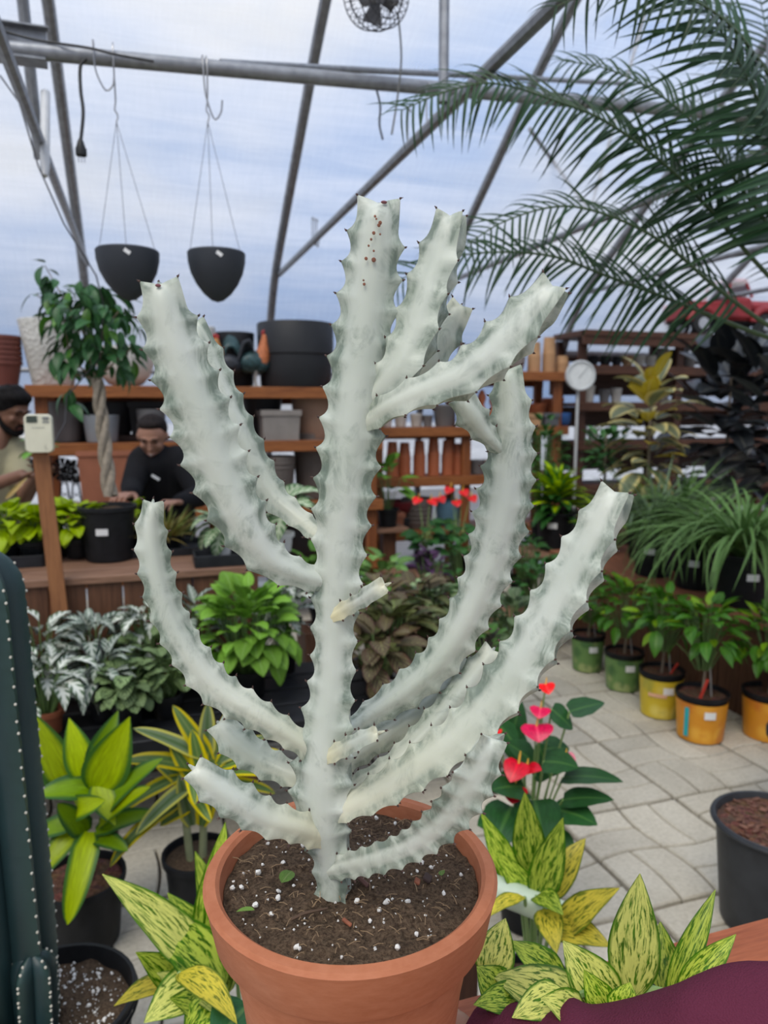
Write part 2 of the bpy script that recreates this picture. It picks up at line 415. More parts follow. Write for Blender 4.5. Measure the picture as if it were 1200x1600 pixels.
# ---- shelves and benches: each one a thing with every board a part
m_orange = wood('stained_cedar', (.30, .105, .03), (.14, .04, .012), 0)
m_orangez = wood('stained_cedar_upright', (.27, .09, .028), (.12, .035, .012), 2)
m_dark = wood('dark_cedar', (.085, .032, .015), (.035, .014, .008), 0)
m_darkz = wood('dark_cedar_upright', (.075, .028, .014), (.032, .013, .008), 2)
m_deck = wood('weathered_deck', (.27, .15, .095), (.13, .065, .04), 0)
m_decky = wood('red_deck', (.30, .125, .07), (.15, .055, .03), 1)
m_skirt = wood('brown_skirt', (.13, .058, .03), (.06, .026, .014), 2)
def board(root, name, c, sz, mat, bev=.003, rot=None):
    mb = MB(); mb.box((0, 0, 0), sz, rot, bev); return obj(name, mb, mat, root, False, Vector(c)-root.location)
def shelving(name, label, X0, X1, Y, depth, levels, top, mat, matz, posts, planks=3, front=.075, post_w=.075):
    r = thing(name, label, 'shelf', ((X0+X1)/2, Y+depth/2, 0)); L = X1-X0
    for z in levels:
        w = depth/planks
        for k in range(planks): board(r, 'plank', ((X0+X1)/2, Y+.03+w*(k+.5), z-.016), (L-.006, w-.012, .03), mat)
        board(r, 'front_rail', ((X0+X1)/2, Y+.013, z-front/2+.004), (L, .03, front), mat)
        board(r, 'back_rail', ((X0+X1)/2, Y+depth-.0+.04, z-front/2-.034), (L, .03, front), mat)
    for x in posts:
        for yy in (Y+.075, Y+depth-.02):
            board(r, 'post', (x, yy, top/2), (post_w, .045, top), matz)
    return r
# ================================================================ BENCHES
DZ, DY0, DY1, DXR = .85, 3.02, 3.78, .40       # plank display table on the left
r = thing('display_table', 'weathered reddish plank table with vertical board skirt below the braided tree', 'table', (-.8, 3.4, 0))
w = (DY1-DY0)/5
for k in range(5): board(r, 'top_plank', ((-2.4+DXR)/2, DY0+w*(k+.5), DZ-.015), (DXR+2.4, w-.006, .03), m_deck)
x = -2.4; k = 0
while x < DXR-.02:
    ww = .135; board(r, 'skirt_board', (x+ww/2, DY0+.03, (DZ-.03)/2), (ww-.006, .018, DZ-.03), m_skirt); x += ww
for x in (-2.35, -.9, DXR-.05):
    board(r, 'leg', (x, DY1-.06, (DZ-.03)/2), (.07, .07, DZ-.03), m_skirt)
for yy in np.arange(DY0+.09, DY1-.05, .135): board(r, 'side_board', (DXR-.012, yy+.06, (DZ-.03)/2), (.018, .129, DZ-.03), m_skirt)

RZ, RY0, RY1 = .43, 2.42, 2.97                # low rack in front of it
m_black = plain('black_plastic', (.009, .0095, .011), .5, .3, 30, 0, .25)
m_tray = plain('black_tray_plastic', (.014, .015, .018), .45, .3, 20, 0, .3)
r = thing('plant_rack', 'low black slatted rack carrying the trays of leafy plants', 'rack', (.4, 2.7, 0))
for k in range(4):
    board(r, 'slat', (.21, RY0+.06+k*.145, RZ-.012), (2.22, .125, .022), m_tray)
board(r, 'front_rail', (.21, RY0-.012, RZ-.035), (2.22, .022, .07), m_tray)
for x in (-.8, .3, 1.25):
    for yy in (RY0+.05, RY1-.05): board(r, 'leg', (x, yy, (RZ-.03)/2), (.06, .05, RZ-.03), m_dark)

RTZ = .5                                       # low plank stage on the right
r = thing('plank_stage', 'low red-brown plank stage under the black pots of grassy plants', 'stage', (3.4, 3.3, 0))
for k in range(9):
    board(r, 'plank', (2.72+.07+k*.142, 3.3, RTZ-.016), (.138, 2.5, .032), m_decky)
for k in range(18): board(r, 'skirt_board', (2.745, 2.08+.07+k*.138, (RTZ-.034)/2), (.018, .132, RTZ-.034), m_skirt)
for x in (3.0, 3.9):
    for yy in (2.15, 4.45): board(r, 'leg', (x, yy, (RTZ-.033)/2), (.08, .08, RTZ-.033), m_skirt)
r = thing('step_bench', 'narrow plank bench below the round lime-leaved plant', 'bench', (2.85, 4.78, 0))
for k in range(3): board(r, 'plank', (2.85, 4.64+k*.15, .434), (.78, .14, .03), m_deck)
for x in (2.52, 3.18):
    for yy in (4.64, 4.94): board(r, 'leg', (x, yy, .209), (.06, .06, .418), m_skirt)

# table carrying the big terracotta pot
TZ = .73
m_table = wood('red_cedar_table', (.42, .125, .05), (.22, .055, .022), 0, .5)
r = thing('cedar_table', 'red-brown cedar plank table under the terracotta pot', 'table', (.49, .5, 0))
for k in range(4): board(r, 'plank', (.49, .80-.0715-k*.145, TZ-.02), (.86, .141, .04), m_table, .004)
for x in (.14, .84):
    for yy in (.3, .7): board(r, 'leg', (x, yy, (TZ-.04)/2), (.07, .07, TZ-.04), m_darkz)
for yy in (.3, .7): board(r, 'apron', (.49, yy, TZ-.085), (.63, .03, .09), m_dark)

# shelves
shelving('plant_shelf', 'orange-brown cedar shelf carrying the large planters behind the two people', -.68, 1.62, 5.0, .55, (1.64, 1.28, .85, .42), 1.60, m_orange, m_orangez, (-.6, .47, 1.55))
shelving('pot_shelf', 'orange-brown cedar shelf stacked with terracotta pots', 1.68, 3.44, 5.5, .42, (1.80, 1.35, .95, .515), 1.76, m_orange, m_orangez, (1.76, 2.52, 3.36))
r = shelving('back_shelf', 'dark brown tall shelf unit behind the rubber plant', 3.50, 6.6, 5.45, .45, (1.86, 1.55, 1.22, .84, .46), 2.09, m_dark, m_darkz, (3.56, 4.55, 5.55, 6.5))
board(r, 'top_board', (5.05, 5.62, 2.12), (3.14, .5, .05), m_dark)
for zz, hh in ((1.97, .10), (1.72, .20), (1.42, .17), (1.06, .25), (.66, .28), (.28, .26)):
    for k in range(3): board(r, 'back_board', (4.02+k*1.03, 5.955, zz), (1.02, .018, hh), m_dark)
board(r, 'top_rail', (5.05, 5.40, 2.085), (3.14, .035, .12), m_dark)

# ================================================================ POTS
def pot_prof(r0, r1, h, lip=.012, lip_h=.03, th=.006):
    """outside up, over the rim, inside down"""
    return [(r0*.9, 0), (r0, .006), (r1-lip*.4-(r1-r0)*lip_h/h, h-lip_h), (r1+lip*.6-(r1-r0)*lip_h/h*.5, h-lip_h+.003), (r1+lip*.6, h-.004), (r1+lip*.5, h), (r1-th, h), (r1-th*1.5, h-.01), (r0*.9-th, .02)]
m_soil = None
def soil_mat():
    t = NT('potting_soil'); g = t.n('ShaderNodeNewGeometry').outputs['Position']
    a = t.noise(90, 5, .7, g); b = t.noise(260, 3, .7, g)
    c = t.ramp(a, (.3, (.020, .013, .008)), (.55, (.075, .046, .029)), (.75, (.17, .108, .068)))
    c = t.mix(.5, c, t.ramp(b, (.35, (.02, .013, .008)), (.65, (.20, .14, .09))))
    t.col(c, .95, .15); t.bump(t.math('ADD', a, b), .9, .004); return t.m
m_soil = soil_mat()
def bark_mat():
    t = NT('bark_mulch'); g = t.n('ShaderNodeNewGeometry').outputs['Position']
    v = t.n('ShaderNodeTexVoronoi', {'Vector': g, 'Scale': 45.}); oi = v.outputs['Color']
    c = t.mix(.8, (.12, .055, .035), oi, 'MULTIPLY'); c = t.mix(.55, c, t.ramp(t.noise(120, 3, .6, g), (.3, (.04, .018, .012)), (.7, (.22, .11, .07))))
    t.col(c, .85, .2); t.bump(v.outputs['Distance'], .9, .012); return t.m
m_bark = bark_mat()
def soil_disc(rad, z, amp=.004, n=28, m=10, seed=0):
    vs = [(0, 0, z+amp)]; fs = []
    for i in range(1, m+1):
        for k in range(n):
            a = 2*math.pi*k/n; rr = rad*i/m; x, y = rr*math.cos(a), rr*math.sin(a)
            vs.append((x, y, z+amp*2*mnoise.noise((x*25+seed, y*25, seed))+amp*mnoise.noise((x*70, y*70, seed))))
    for k in range(n): fs.append((0, 1+k, 1+(k+1) % n))
    for i in range(m-1):
        for k in range(n): fs.append((1+i*n+k, 1+(i+1)*n+k, 1+(i+1)*n+(k+1) % n, 1+i*n+(k+1) % n))
    return MB().add(vs, fs)
m_white = plain('white_label', (.75, .75, .74), .5, .05)
def nursery_pot(root, r1, h, mat=m_black, taper=.8, soil=True, n=28, soil_mat_=None):
    mb = MB(); mb.lathe(pot_prof(r1*taper, r1, h, .008, .022, .004), n); pt = obj('pot', mb, mat, root)
    if soil: obj('soil', soil_disc(r1*.985-.006, h-.02, .003, 20, 5, random.random()*9), soil_mat_ or m_soil, root)
    return pt
def price_tag(root, r1, h, az, z, w=.045, hh=.026, taper=.8, mat=None):
    """paper sticker wrapped on the pot wall"""
    rr = r1*taper+(r1-r1*taper)*z/h+.0025; n = 5; vs = []; fs = []
    for k in range(n+1):
        a = az+(k/n-.5)*w/rr
        for zz in (z-hh/2, z+hh/2): vs.append((rr*math.cos(a), rr*math.sin(a), zz))
    for k in range(n): fs.append((2*k, 2*k+2, 2*k+3, 2*k+1))
    return obj('price_tag', MB().add(vs, fs), mat or m_white, root)
AZC = lambda p: math.atan2(-p.y, -p.x)         # direction from a place back to the viewer's side

# ================================================================ LEAVES
def leaf_mesh(name, L, Wd, mat, arch=.6, fold=.25, seg=8, shape='lance', wave=0.0, petiole=0.0, curl=0.0, bulge=0.0):
    """leaf along +Y, upper side +Z; lf = (u rib..edge, v base..tip, signed across)"""
    cols = (-1, -.5, 0, .5, 1); vs = []; at_ = []; fs = []
    y = z = 0.0; ds = L/seg; pts = []
    for i in range(seg+1):
        t = i/seg; pts.append((y, z, -arch*t)); y += ds*math.cos(-arch*(t+.5/seg)); z += ds*math.sin(-arch*(t+.5/seg))
    for i, (py, pz, ph) in enumerate(pts):
        t = i/seg
        if shape == 'lance': wv = math.sin(math.pi*min(1, max(0, t))**.8)**.85*(1-.25*t)
        elif shape == 'oval': wv = math.sin(math.pi*t**.9)**.6
        elif shape == 'heart': wv = (math.sin(math.pi*min(1, (t+.12)/1.12)**.72))**.75 if t < 1 else 0
        elif shape == 'strap': wv = min(1, .45+t*2.5)*max(0, 1-t**3.2)**.7
        elif shape == 'grass': wv = min(1, .7+t)*(1-t**2.2)
        elif shape == 'spoon': wv = math.sin(math.pi*t**1.6)**.7*.95+.05*(1-t)
        else: wv = math.sin(math.pi*t)
        wv = max(wv, .02)*Wd/2
        for c in cols:
            up = fold*abs(c)*wv + wave*math.sin(t*17+c*2)*abs(c)*wv + bulge*(1-c*c)*wv
            px = c*wv*math.cos(curl*abs(c)); up += -abs(c)*wv*math.sin(curl*abs(c))
            vs.append((px, py-math.sin(ph)*up, pz+math.cos(ph)*up)); at_.append((abs(c)+1e-4, t, c))
    n = len(cols)
    for i in range(seg):
        for k in range(n-1): fs.append((i*n+k, i*n+k+1, (i+1)*n+k+1, (i+1)*n+k))
    mb = MB().add(vs, fs, at_); me = mb.mesh(name, True); me.materials.append(mat); return me
def put_leaf(me, root, p, az, el, roll=0, sc=1, name='leaf'):
    o = link(name, me, root, p); o.rotation_mode = 'YXZ'; o.rotation_euler = (el, roll, az); o.scale = (sc, sc, sc) if isinstance(sc, (int, float)) else sc
    return o
def ldir(az, el): return Vector((-math.sin(az)*math.cos(el), math.cos(az)*math.cos(el), math.sin(el)))
U = random.uniform
def bush(root, meshes, n, c, rx, rz, el=(-.3, .8), sc=(.8, 1.15), fill=.5, top=1.0, stem=None, stems_from=None, petl=.3):
    """dome of leaves: leaf bases on shells inside an ellipsoid, leaves pointing outward"""
    c = Vector(c); tips = []
    for i in range(n):
        ga = i*2.39996+U(-.3, .3); h = U(0, 1)**.8; rr = fill+(1-fill)*math.sqrt(U(0, 1))
        cz = -.25+1.25*h*top; cr = math.sqrt(max(0, 1-min(1, abs(cz))**2))
        p = c+Vector((-math.sin(ga)*cr*rx*rr*.8, math.cos(ga)*cr*rx*rr*.8, cz*rz*rr))
        e = el[0]+(el[1]-el[0])*h+U(-.25, .25)
        put_leaf(random.choice(meshes), root, p, ga+U(-.5, .5), e, U(-.35, .35), U(*sc)); tips.append(p)
    if stem:
        mb = MB(); b = Vector(stems_from if stems_from else (c.x, c.y, c.z-rz))
        for p in tips[::2]:
            q = b+Vector((p.x-c.x, p.y-c.y, 0))*.25; mid = (q+p)/2+Vector((0, 0, rz*.1)); mb.tube([q, mid, p], [.004, .003, .002], 5, False)
        obj('stems', mb, stem, root); root.children[-1]['kind'] = 'stuff'
def rosette(root, meshes, n, c, r0, zspan, el=(1.35, .2), sc=(.7, 1.1), jit=.15, az0=0, azs=None):
    """leaves spiralling up a short stem: outer low ones flat, inner high ones upright"""
    c = Vector(c)
    for i in range(n):
        t = i/(n-1); az = az0+i*2.39996+U(-jit, jit)*2; e = el[1]+(el[0]-el[1])*t**1.1+U(-jit, jit)
        s = sc[0]+(sc[1]-sc[0])*(math.sin(math.pi*min(1, .25+t*.75))) if sc[1] > sc[0] else sc[0]
        d = ldir(az, 0); put_leaf(random.choice(meshes), root, c+d*r0*(1-t*.6)+Vector((0, 0, zspan*t)), az, e, U(-.2, .2), s*U(.9, 1.1))
m_stem = plain('green_stem', (.10, .17, .05), .5, .2)
m_brownstem = plain('woody_stem', (.22, .17, .12), .8, .25, 60)
# ================================================================ THE WHITE DRAGON-BONE CACTUS IN ITS TERRACOTTA POT
POT_C = at(549, 1353, .758); POT_R, POT_H = .149, POT_C.z-TZ
HV = Vector((math.sin(YAW), math.cos(YAW), 0)); RHO = POT_C.dot(HV)-.022
def pl(px, py, off=0):
    r = ray(px, py); return CAM + r*((RHO+off)/r.dot(HV))
def terracotta():
    t = NT('terracotta'); g = t.n('ShaderNodeTexCoord').outputs['Object']
    f = t.noise(7, 5, .6, g); h = t.noise(60, 4, .6, g, (1, 1, 3))
    c = t.ramp(f, (.3, (.36, .115, .05)), (.6, (.47, .165, .078)), (.78, (.54, .23, .13)))
    c = t.mix(.3, c, t.ramp(h, (.35, (.36, .115, .052)), (.65, (.52, .21, .115))))
    t.col(c, .7, .3); t.bump(h, .12, .002); return t.m
m_terra = terracotta()
cac = thing('potted_cactus', 'white branching dragon-bone cactus in a terracotta pot on the cedar table', 'cactus', (POT_C.x, POT_C.y, TZ))
H = POT_H; prof = [(.088, 0), (.094, .004), (.1215, H-.058), (.1225, H-.056), (.137, H-.0545), (.1395, H-.051), (POT_R-.002, H-.010), (POT_R, H-.004), (POT_R-.003, H), (POT_R-.012, H+.0005), (POT_R-.016, H-.003), (POT_R-.019, H-.02), (.12, H-.09), (.085, .02)]
obj('pot', MB().lathe(prof, 96), m_terra, cac, True, None, 35)
SZ = H-.015
def mix_soil():
    n, m, rad = 90, 34, POT_R-.0195; vs = [(0, 0, SZ)]; fs = []
    for i in range(1, m+1):
        for k in range(n):
            a = 2*math.pi*k/n; rr = rad*i/m; x, y = rr*math.cos(a), rr*math.sin(a)
            vs.append((x, y, SZ+.004*mnoise.noise((x*22, y*22, 3))+.0035*mnoise.noise((x*90, y*90, 1))+.002*mnoise.noise((x*260, y*260, 5))-.003*(i/m)**4))
    for k in range(n): fs.append((0, 1+k, 1+(k+1) % n))
    for i in range(m-1):
        for k in range(n): fs.append((1+i*n+k, 1+(i+1)*n+k, 1+(i+1)*n+(k+1) % n, 1+i*n+(k+1) % n))
    return MB().add(vs, fs)
soil = obj('soil', mix_soil(), m_soil, cac)
m_perl = plain('perlite', (.72, .70, .66), .9, .12, 200, 0, .2)
def crumbs(n, rmin, rmax, rad, z, flat=.8):
    mb = MB()
    for i in range(n):
        a = U(0, 6.283); rr = rad*math.sqrt(U(0, 1)); s = rmin+(rmax-rmin)*U(0, 1)**3.5
        mb.ball((rr*math.cos(a), rr*math.sin(a), z+s*.25), (s*U(.8, 1.2), s*U(.8, 1.2), s*flat), 6, 4, Quaternion((U(-1, 1), U(-1, 1), U(-1, 1)), U(0, 3)).to_matrix())
    mb.v = [(x+U(-.0006, .0006), y+U(-.0006, .0006), z+U(-.0005, .0005)) for x, y, z in mb.v]
    return mb
tag(obj('perlite', crumbs(190, .0006, .0036, POT_R-.026, SZ+.003), m_perl, soil), 'white perlite grains in the soil', kind='stuff')
m_fib = plain('coir_fibre', (.24, .16, .09), .9, .3)
mb = MB()
for i in range(220):
    a = U(0, 6.283); rr = (POT_R-.03)*math.sqrt(U(0, 1)); p = Vector((rr*math.cos(a), rr*math.sin(a), SZ+.004)); b = U(0, 6.283); l = U(.004, .014)
    q = p+Vector((math.cos(b)*l, math.sin(b)*l, U(-.001, .003))); mb.tube([p, (p+q)/2+Vector((0, 0, .0015)), q], .0004, 4, False)
tag(obj('coir_fibre', mb, m_fib, soil), kind='stuff')
def on_soil(px, py): return onz(px, py, TZ+SZ+.004)-cac.location
m_chip = plain('bark_chip', (.25, .085, .045), .8, .3, 90)
for px, py, s, mt in ((542, 1441, .006, m_chip), (652, 1377, .005, m_chip), (668, 1372, .007, plain('dark_chip', (.05, .03, .025), .8)), (568, 1378, .008, plain('dull_chip', (.12, .06, .05), .8))):
    mb = MB(); mb.box((0, 0, 0), (s*1.7, s*1.2, s*.6), Quaternion((.4, .3, 1), U(0, 3)).to_matrix(), s*.15); obj('bark_chip', mb, mt, soil, False, on_soil(px, py))
mb = MB(); p = on_soil(455, 1437); q = on_soil(512, 1422); mb.tube([p, (p*2+q)/3+Vector((0, 0, .003)), q+Vector((0, 0, .002))], [.0015, .0018, .001], 6); obj('twig', mb, plain('twig', (.09, .055, .035), .9), soil)
m_fallen = leaf_plain('fallen_leaf', (.16, .27, .07), None, (.25, .33, .12))
for px, py, s, az in ((440, 1385, .024, -.7), (398, 1428, .018, 1.2), (690, 1374, .011, -.4)):
    put_leaf(leaf_mesh('fallen_leaf', s, s*.62, m_fallen, .5, .15, 6, 'oval'), soil, on_soil(px, py)+Vector((0, 0, .004)), az, .15, U(-.3, .3), 1, 'fallen_leaf')

def cactus_mat():
    t = NT('ghost_cactus_skin'); a, rd, s, yl = lf(t); g = t.n('ShaderNodeTexCoord').outputs['Object']
    n1 = t.noise(22, 4, .6, g, None, .6); n2 = t.noise(60, 4, .65, g, (1, 1, .5), 1.0); n3 = t.noise(9, 2, .5, g)
    white = t.ramp(n3, (.3, (.46, .50, .42)), (.7, (.61, .635, .565)))
    white = t.mix(yl, white, (.70, .64, .40))
    gm = t.math('MULTIPLY', t.ramp(rd, (.08, 0.), (.42, 1.)), t.ramp(n1, (.34, 0.), (.54, 1.)))
    gm = t.math('MULTIPLY', gm, t.ramp(n2, (.32, .25), (.56, 1.)))
    gm = t.math('MAXIMUM', gm, t.math('MULTIPLY', t.math('MULTIPLY', t.ramp(n1, (.50, 0.), (.66, .9)), t.ramp(n2, (.42, 0.), (.6, 1.))), .6))
    gm = t.math('MULTIPLY', gm, t.math('SUBTRACT', 1.0, t.math('MULTIPLY', yl, .85)))
    gc = t.ramp(n2, (.4, (.19, .245, .18)), (.65, (.085, .125, .095)))
    c = t.mix(t.math('MULTIPLY', gm, .85), white, gc)
    lines = t.math('MULTIPLY', t.ramp(rd, (.955, 0.), (.995, 1.)), t.ramp(n1, (.46, 0.), (.6, .8)))
    c = t.mix(lines, c, (.13, .10, .075))
    t.col(c, .40, .42); t.b.inputs['Subsurface Weight'].default_value = .12; t.b.inputs['Subsurface Radius'].default_value = (.02, .022, .012); t.b.inputs['Subsurface Scale'].default_value = .25
    t.bump(t.noise(170, 2, .5, g), .06, .002); return t.m
m_cac = cactus_mat(); m_thorn = plain('thorn_brown', (.075, .04, .032), .6, .3, 80)
m_scab = plain('scab_brown', (.25, .10, .06), .8, .3, 80)
def limb(name, nodes, ridges, pitch=36, yellow=0.0, tipy=.1, parent=cac, core=.38, toothd=.23):
    """nodes: (px, py, width_px, depth offset); ridges: list of (angle at base, angle at tip), measured from the side vector towards the viewer"""
    P = []; Wm = []
    for (px, py, wp, off) in nodes:
        p = pl(px, py, off); d = (p-CAM).dot(FW); P.append(p); Wm.append(wp*1.06*d/F_PX)
    dm = (P[0]-CAM).dot(FW)/F_PX; arr = [(p.x, p.y, p.z, w) for p, w in zip(P, Wm)]
    L = sum((P[i+1]-P[i]).length for i in range(len(P)-1)); pm = pitch*dm
    nt_ = max(2, round(L/pm)); spt = 9; n = nt_*spt+1; K = len(ridges); G = 20; A = K*G
    gs = [(.5-.5*math.cos(math.pi*g/G))*.55+.45*g/G for g in range(G)]           # denser beside the ridges
    S_ = catmull(arr, n); pts = [Vector(q[:3]) for q in S_]; vs = []; at_ = []; fs = []; th = []
    for i, p in enumerate(pts):
        s = i/(n-1); T = (pts[min(n-1, i+1)]-pts[max(0, i-1)]).normalized(); view = (p-CAM).normalized()
        S = view.cross(T).normalized(); N = S.cross(T); hw = S_[i][3]/2
        end = max(0, (s-(1-.75/nt_))/(.75/nt_)); ce = math.sqrt(max(0, 1-end**4))*(1-.25*end**2); re_ = 1-.16*end**2
        phs = []
        for k, (a0, a1, *tf) in enumerate(ridges):
            t = (s*nt_+k/3.0) % 1.0 if end == 0 else (s*nt_+k/3.0*(1-end)) % 1.0
            tt = abs(2*t-1)**1.9
            tf = tf[0] if tf else 1.0
            phs.append((R(a0+(a1-a0)*s), hw*(1-toothd*tf*(1-tt))*re_*(1 if tf == 1 else .93), tt if tf == 1 else min(tt, .9)))
        rc = hw*core*max(ce, .05); phs.sort(key=lambda q: q[0])
        for k in range(K):
            a0, r0, t0 = phs[k]; a1, r1, t1 = phs[(k+1) % K]; a1 = a1 if k < K-1 else a1+2*math.pi
            for g in range(G):
                f = gs[g]; th_ = a0+(a1-a0)*f; d0, d1 = (th_-a0), (a1-th_)
                w0, w1 = math.exp(-(d0/.34)**1.15), math.exp(-(d1/.34)**1.15)
                # face swells between the two wings
                flat = min(rc*1.25, rc*(1+.18*math.sin(math.pi*f)))
                rad = flat+max(w0*(r0-flat), w1*(r1-flat)); best = max(w0*(.6+.4*t0), w1*(.6+.4*t1))
                vs.append(p+(S*math.cos(th_)+N*math.sin(th_))*rad+T*(hw*.16*end**2*max(w0, w1)+hw*.10*max(w0*t0, w1*t1))-cac.location)
                at_.append((max(w0, w1), s, yellow*max(0, 1-s*1.6)+tipy*max(0, s-.85)*4))
            if t0 > .985 and 0 < i: th.append((vs[-G], (S*math.cos(a0)+N*math.sin(a0)+T*.6).normalized(), hw))
    for i in range(n-1):
        for j in range(A): fs.append((i*A+j, i*A+(j+1) % A, (i+1)*A+(j+1) % A, (i+1)*A+j))
    fs.append(tuple((n-1)*A+j for j in range(A))); fs.append(tuple(range(A-1, -1, -1)))
    o = obj(name, MB().add(vs, fs, at_), m_cac, parent, True, None, 80)
    mb = MB()
    for p, d, hw in th:
        mb.ball(p, .0011, 6, 4)
        for sg in (-1, 1):
            q = d.orthogonal().normalized()*sg*.35; mb.tube([p, p+(d+q).normalized()*U(.0016, .0030)], [.0007, .00012], 5)
    tag(obj('thorns', mb, m_thorn, o), kind='stuff')
    return o
LR = [(180, 180), (2, 2), (-90, -90)]
trunk = limb('trunk', [(521, 1402, 66, 0), (520, 1370, 62, 0), (517, 1330, 74, 0), (507, 1280, 104, 0), (508, 1200, 108, 0), (514, 1130, 92, 0), (522, 1050, 76, 0), (525, 960, 78, 0), (530, 880, 86, 0), (537, 790, 98, 0), (549, 690, 104, 0), (562, 580, 104, 0), (575, 470, 98, 0), (586, 380, 90, 0), (591, 318, 76, 0)], [(180, 182), (46, 2), (-24, -85, .12)], 44, 0, .05, toothd=.24, core=.44)
LIMBS = [
 ([(500, 905, 46, 0), (465, 896, 50, -.01), (420, 872, 68, -.02), (378, 812, 90, -.028), (343, 735, 100, -.032), (312, 650, 104, -.036), (282, 565, 98, -.04), (262, 500, 88, -.042), (250, 445, 66, -.044)], [(175, 178), (0, 4), (-92, -92)], 42, 0, .1),
 ([(500, 838, 34, .01), (468, 812, 40, .03), (430, 780, 52, .045), (402, 738, 62, .055), (374, 680, 62, .06), (345, 615, 62, .065), (322, 555, 56, .068), (303, 505, 40, .07)], [(150, 165), (-10, 0), (-110, -100)], 40, .3, .1),
 ([(490, 1175, 40, .0), (455, 1150, 44, -.005), (400, 1115, 54, -.01), (340, 1075, 62, -.01), (292, 1015, 60, -.01), (262, 955, 58, -.01), (243, 885, 56, -.01), (236, 830, 50, -.01), (239, 786, 36, -.01)], LR, 34, .35, .1),
 ([(490, 1222, 42, .01), (455, 1208, 46, .02), (410, 1188, 56, .03), (372, 1160, 60, .035), (342, 1130, 46, .04)], [(172, 176), (20, 10), (-90, -90)], 38, .5, .3),
 ([(497, 1302, 52, -.01), (460, 1290, 54, -.025), (418, 1278, 60, -.035), (370, 1250, 66, -.045), (330, 1222, 62, -.05), (304, 1202, 46, -.055)], [(178, 178), (15, 8), (-90, -90)], 38, .8, .3),
 ([(585, 652, 48, -.01), (618, 632, 52, -.025), (665, 612, 64, -.035), (722, 590, 78, -.045), (772, 552, 86, -.05), (822, 500, 84, -.055), (864, 448, 60, -.06)], [(178, 182), (40, 48), (-30, -14)], 52, .15, .1),
 ([(590, 615, 56, -.005), (622, 580, 74, -.01), (648, 528, 84, -.005), (668, 462, 80, 0), (690, 395, 74, .005), (704, 338, 56, .005)], [(176, 182), (44, 48), (-24, -12)], 52, .1, .1),
 ([(590, 606, 24, .03), (640, 590, 34, .045), (672, 560, 54, .055), (698, 515, 62, .06), (720, 478, 42, .06)], [(180, 180), (5, 5), (-90, -90)], 44, .9, .5),
 ([(545, 1142, 34, .03), (585, 1112, 46, .045), (636, 1078, 62, .05), (690, 1028, 68, .055), (735, 955, 74, .058), (764, 885, 82, .06), (784, 805, 90, .06), (796, 715, 82, .06), (797, 640, 68, .06), (793, 578, 50, .06)], [(180, 176), (0, 4), (-90, -92)], 40, .1, .05),
 ([(545, 1262, 46, -.015), (590, 1240, 62, -.025), (655, 1200, 74, -.035), (735, 1138, 84, -.045), (806, 1052, 92, -.05), (866, 955, 92, -.055), (915, 865, 86, -.058), (962, 770, 62, -.06)], [(178, 182), (30, 48), (-40, -14)], 44, .45, .15),
 ([(560, 1226, 36, .02), (620, 1190, 44, .03), (680, 1130, 52, .045), (735, 1065, 54, .055), (770, 1016, 40, .06)], [(180, 180), (5, 5), (-90, -90)], 36, .35, .3),
 ([(550, 1185, 40, .045), (600, 1150, 46, .06), (650, 1118, 50, .07), (700, 1075, 50, .08), (732, 1030, 34, .085)], [(180, 180), (5, 5), (-90, -90)], 40, .5, .4),
 ([(540, 1352, 44, -.015), (585, 1340, 54, -.035), (640, 1318, 62, -.05), (692, 1276, 78, -.065), (732, 1218, 88, -.075), (766, 1152, 62, -.08)], [(150, 120), (10, 10), (-60, -50)], 30, .1, .05),
 ([(540, 952, 30, -.02), (565, 938, 30, -.045), (588, 922, 36, -.06), (601, 914, 34, -.065)], [(170, 170), (30, 30), (-80, -80)], 40, 1.2, 1.0),
 ([(535, 1172, 34, -.03), (558, 1160, 34, -.05), (590, 1145, 30, -.075)], [(170, 170), (40, 40), (-80, -80)], 40, .9, .8),
]
for nodes, ridges, pitch, ye, ty in LIMBS:
    x0, y0, w0, o0 = nodes[0]; x1, y1 = nodes[1][:2]; f_ = 26/math.hypot(x1-x0, y1-y0); nodes = [(x0-(x1-x0)*f_, y0-(y1-y0)*f_, w0*.8, o0*.4)]+nodes
    b = limb('branch', nodes, ridges, pitch, ye, ty)
    if nodes[-1][0] == 793: host = b
sub = limb('side_branch', [(795, 715, 24, .058), (780, 700, 28, .055), (757, 676, 42, .05), (738, 650, 58, .045), (722, 624, 50, .042)], [(180, 180), (0, 0), (-90, -90)], 32, .05, .05, host, toothd=.3)
# rusty scabs on the skin of the leader
mb = MB()
for px, py, s in ((586, 338, 2.2), (594, 348, 3.2), (592, 352, 3), (584, 364, 3), (580, 374, 2.2), (594, 366, 1.8), (576, 384, 2), (584, 392, 2), (572, 404, 3), (584, 406, 4), (568, 438, 1.8), (569, 444, 2.6), (588, 342, 1.8)):
    p = pl(px, py, 0); q = p-cac.location
    dd = (CAM-p).normalized(); mb.ball(q+dd*.0178, (.0009*s*.6, .0009*s*.6, .0009*s*.6), 6, 4)
tag(obj('scabs', mb, m_scab, trunk), 'rust-brown scabs on the cactus skin', kind='stuff')
# small pink growing tips
m_pink = plain('pink_bud', (.20, .07, .08), .7)
mb = MB(); mb.ball(pl(600, 316, -.006)-cac.location, (.003, .002, .0014), 8, 5); obj('bud', mb, m_pink, cac)
mb = MB(); mb.ball(pl(247, 446, -.05)-cac.location, (.0024, .002, .0014), 8, 5); obj('bud', mb, m_pink, cac)

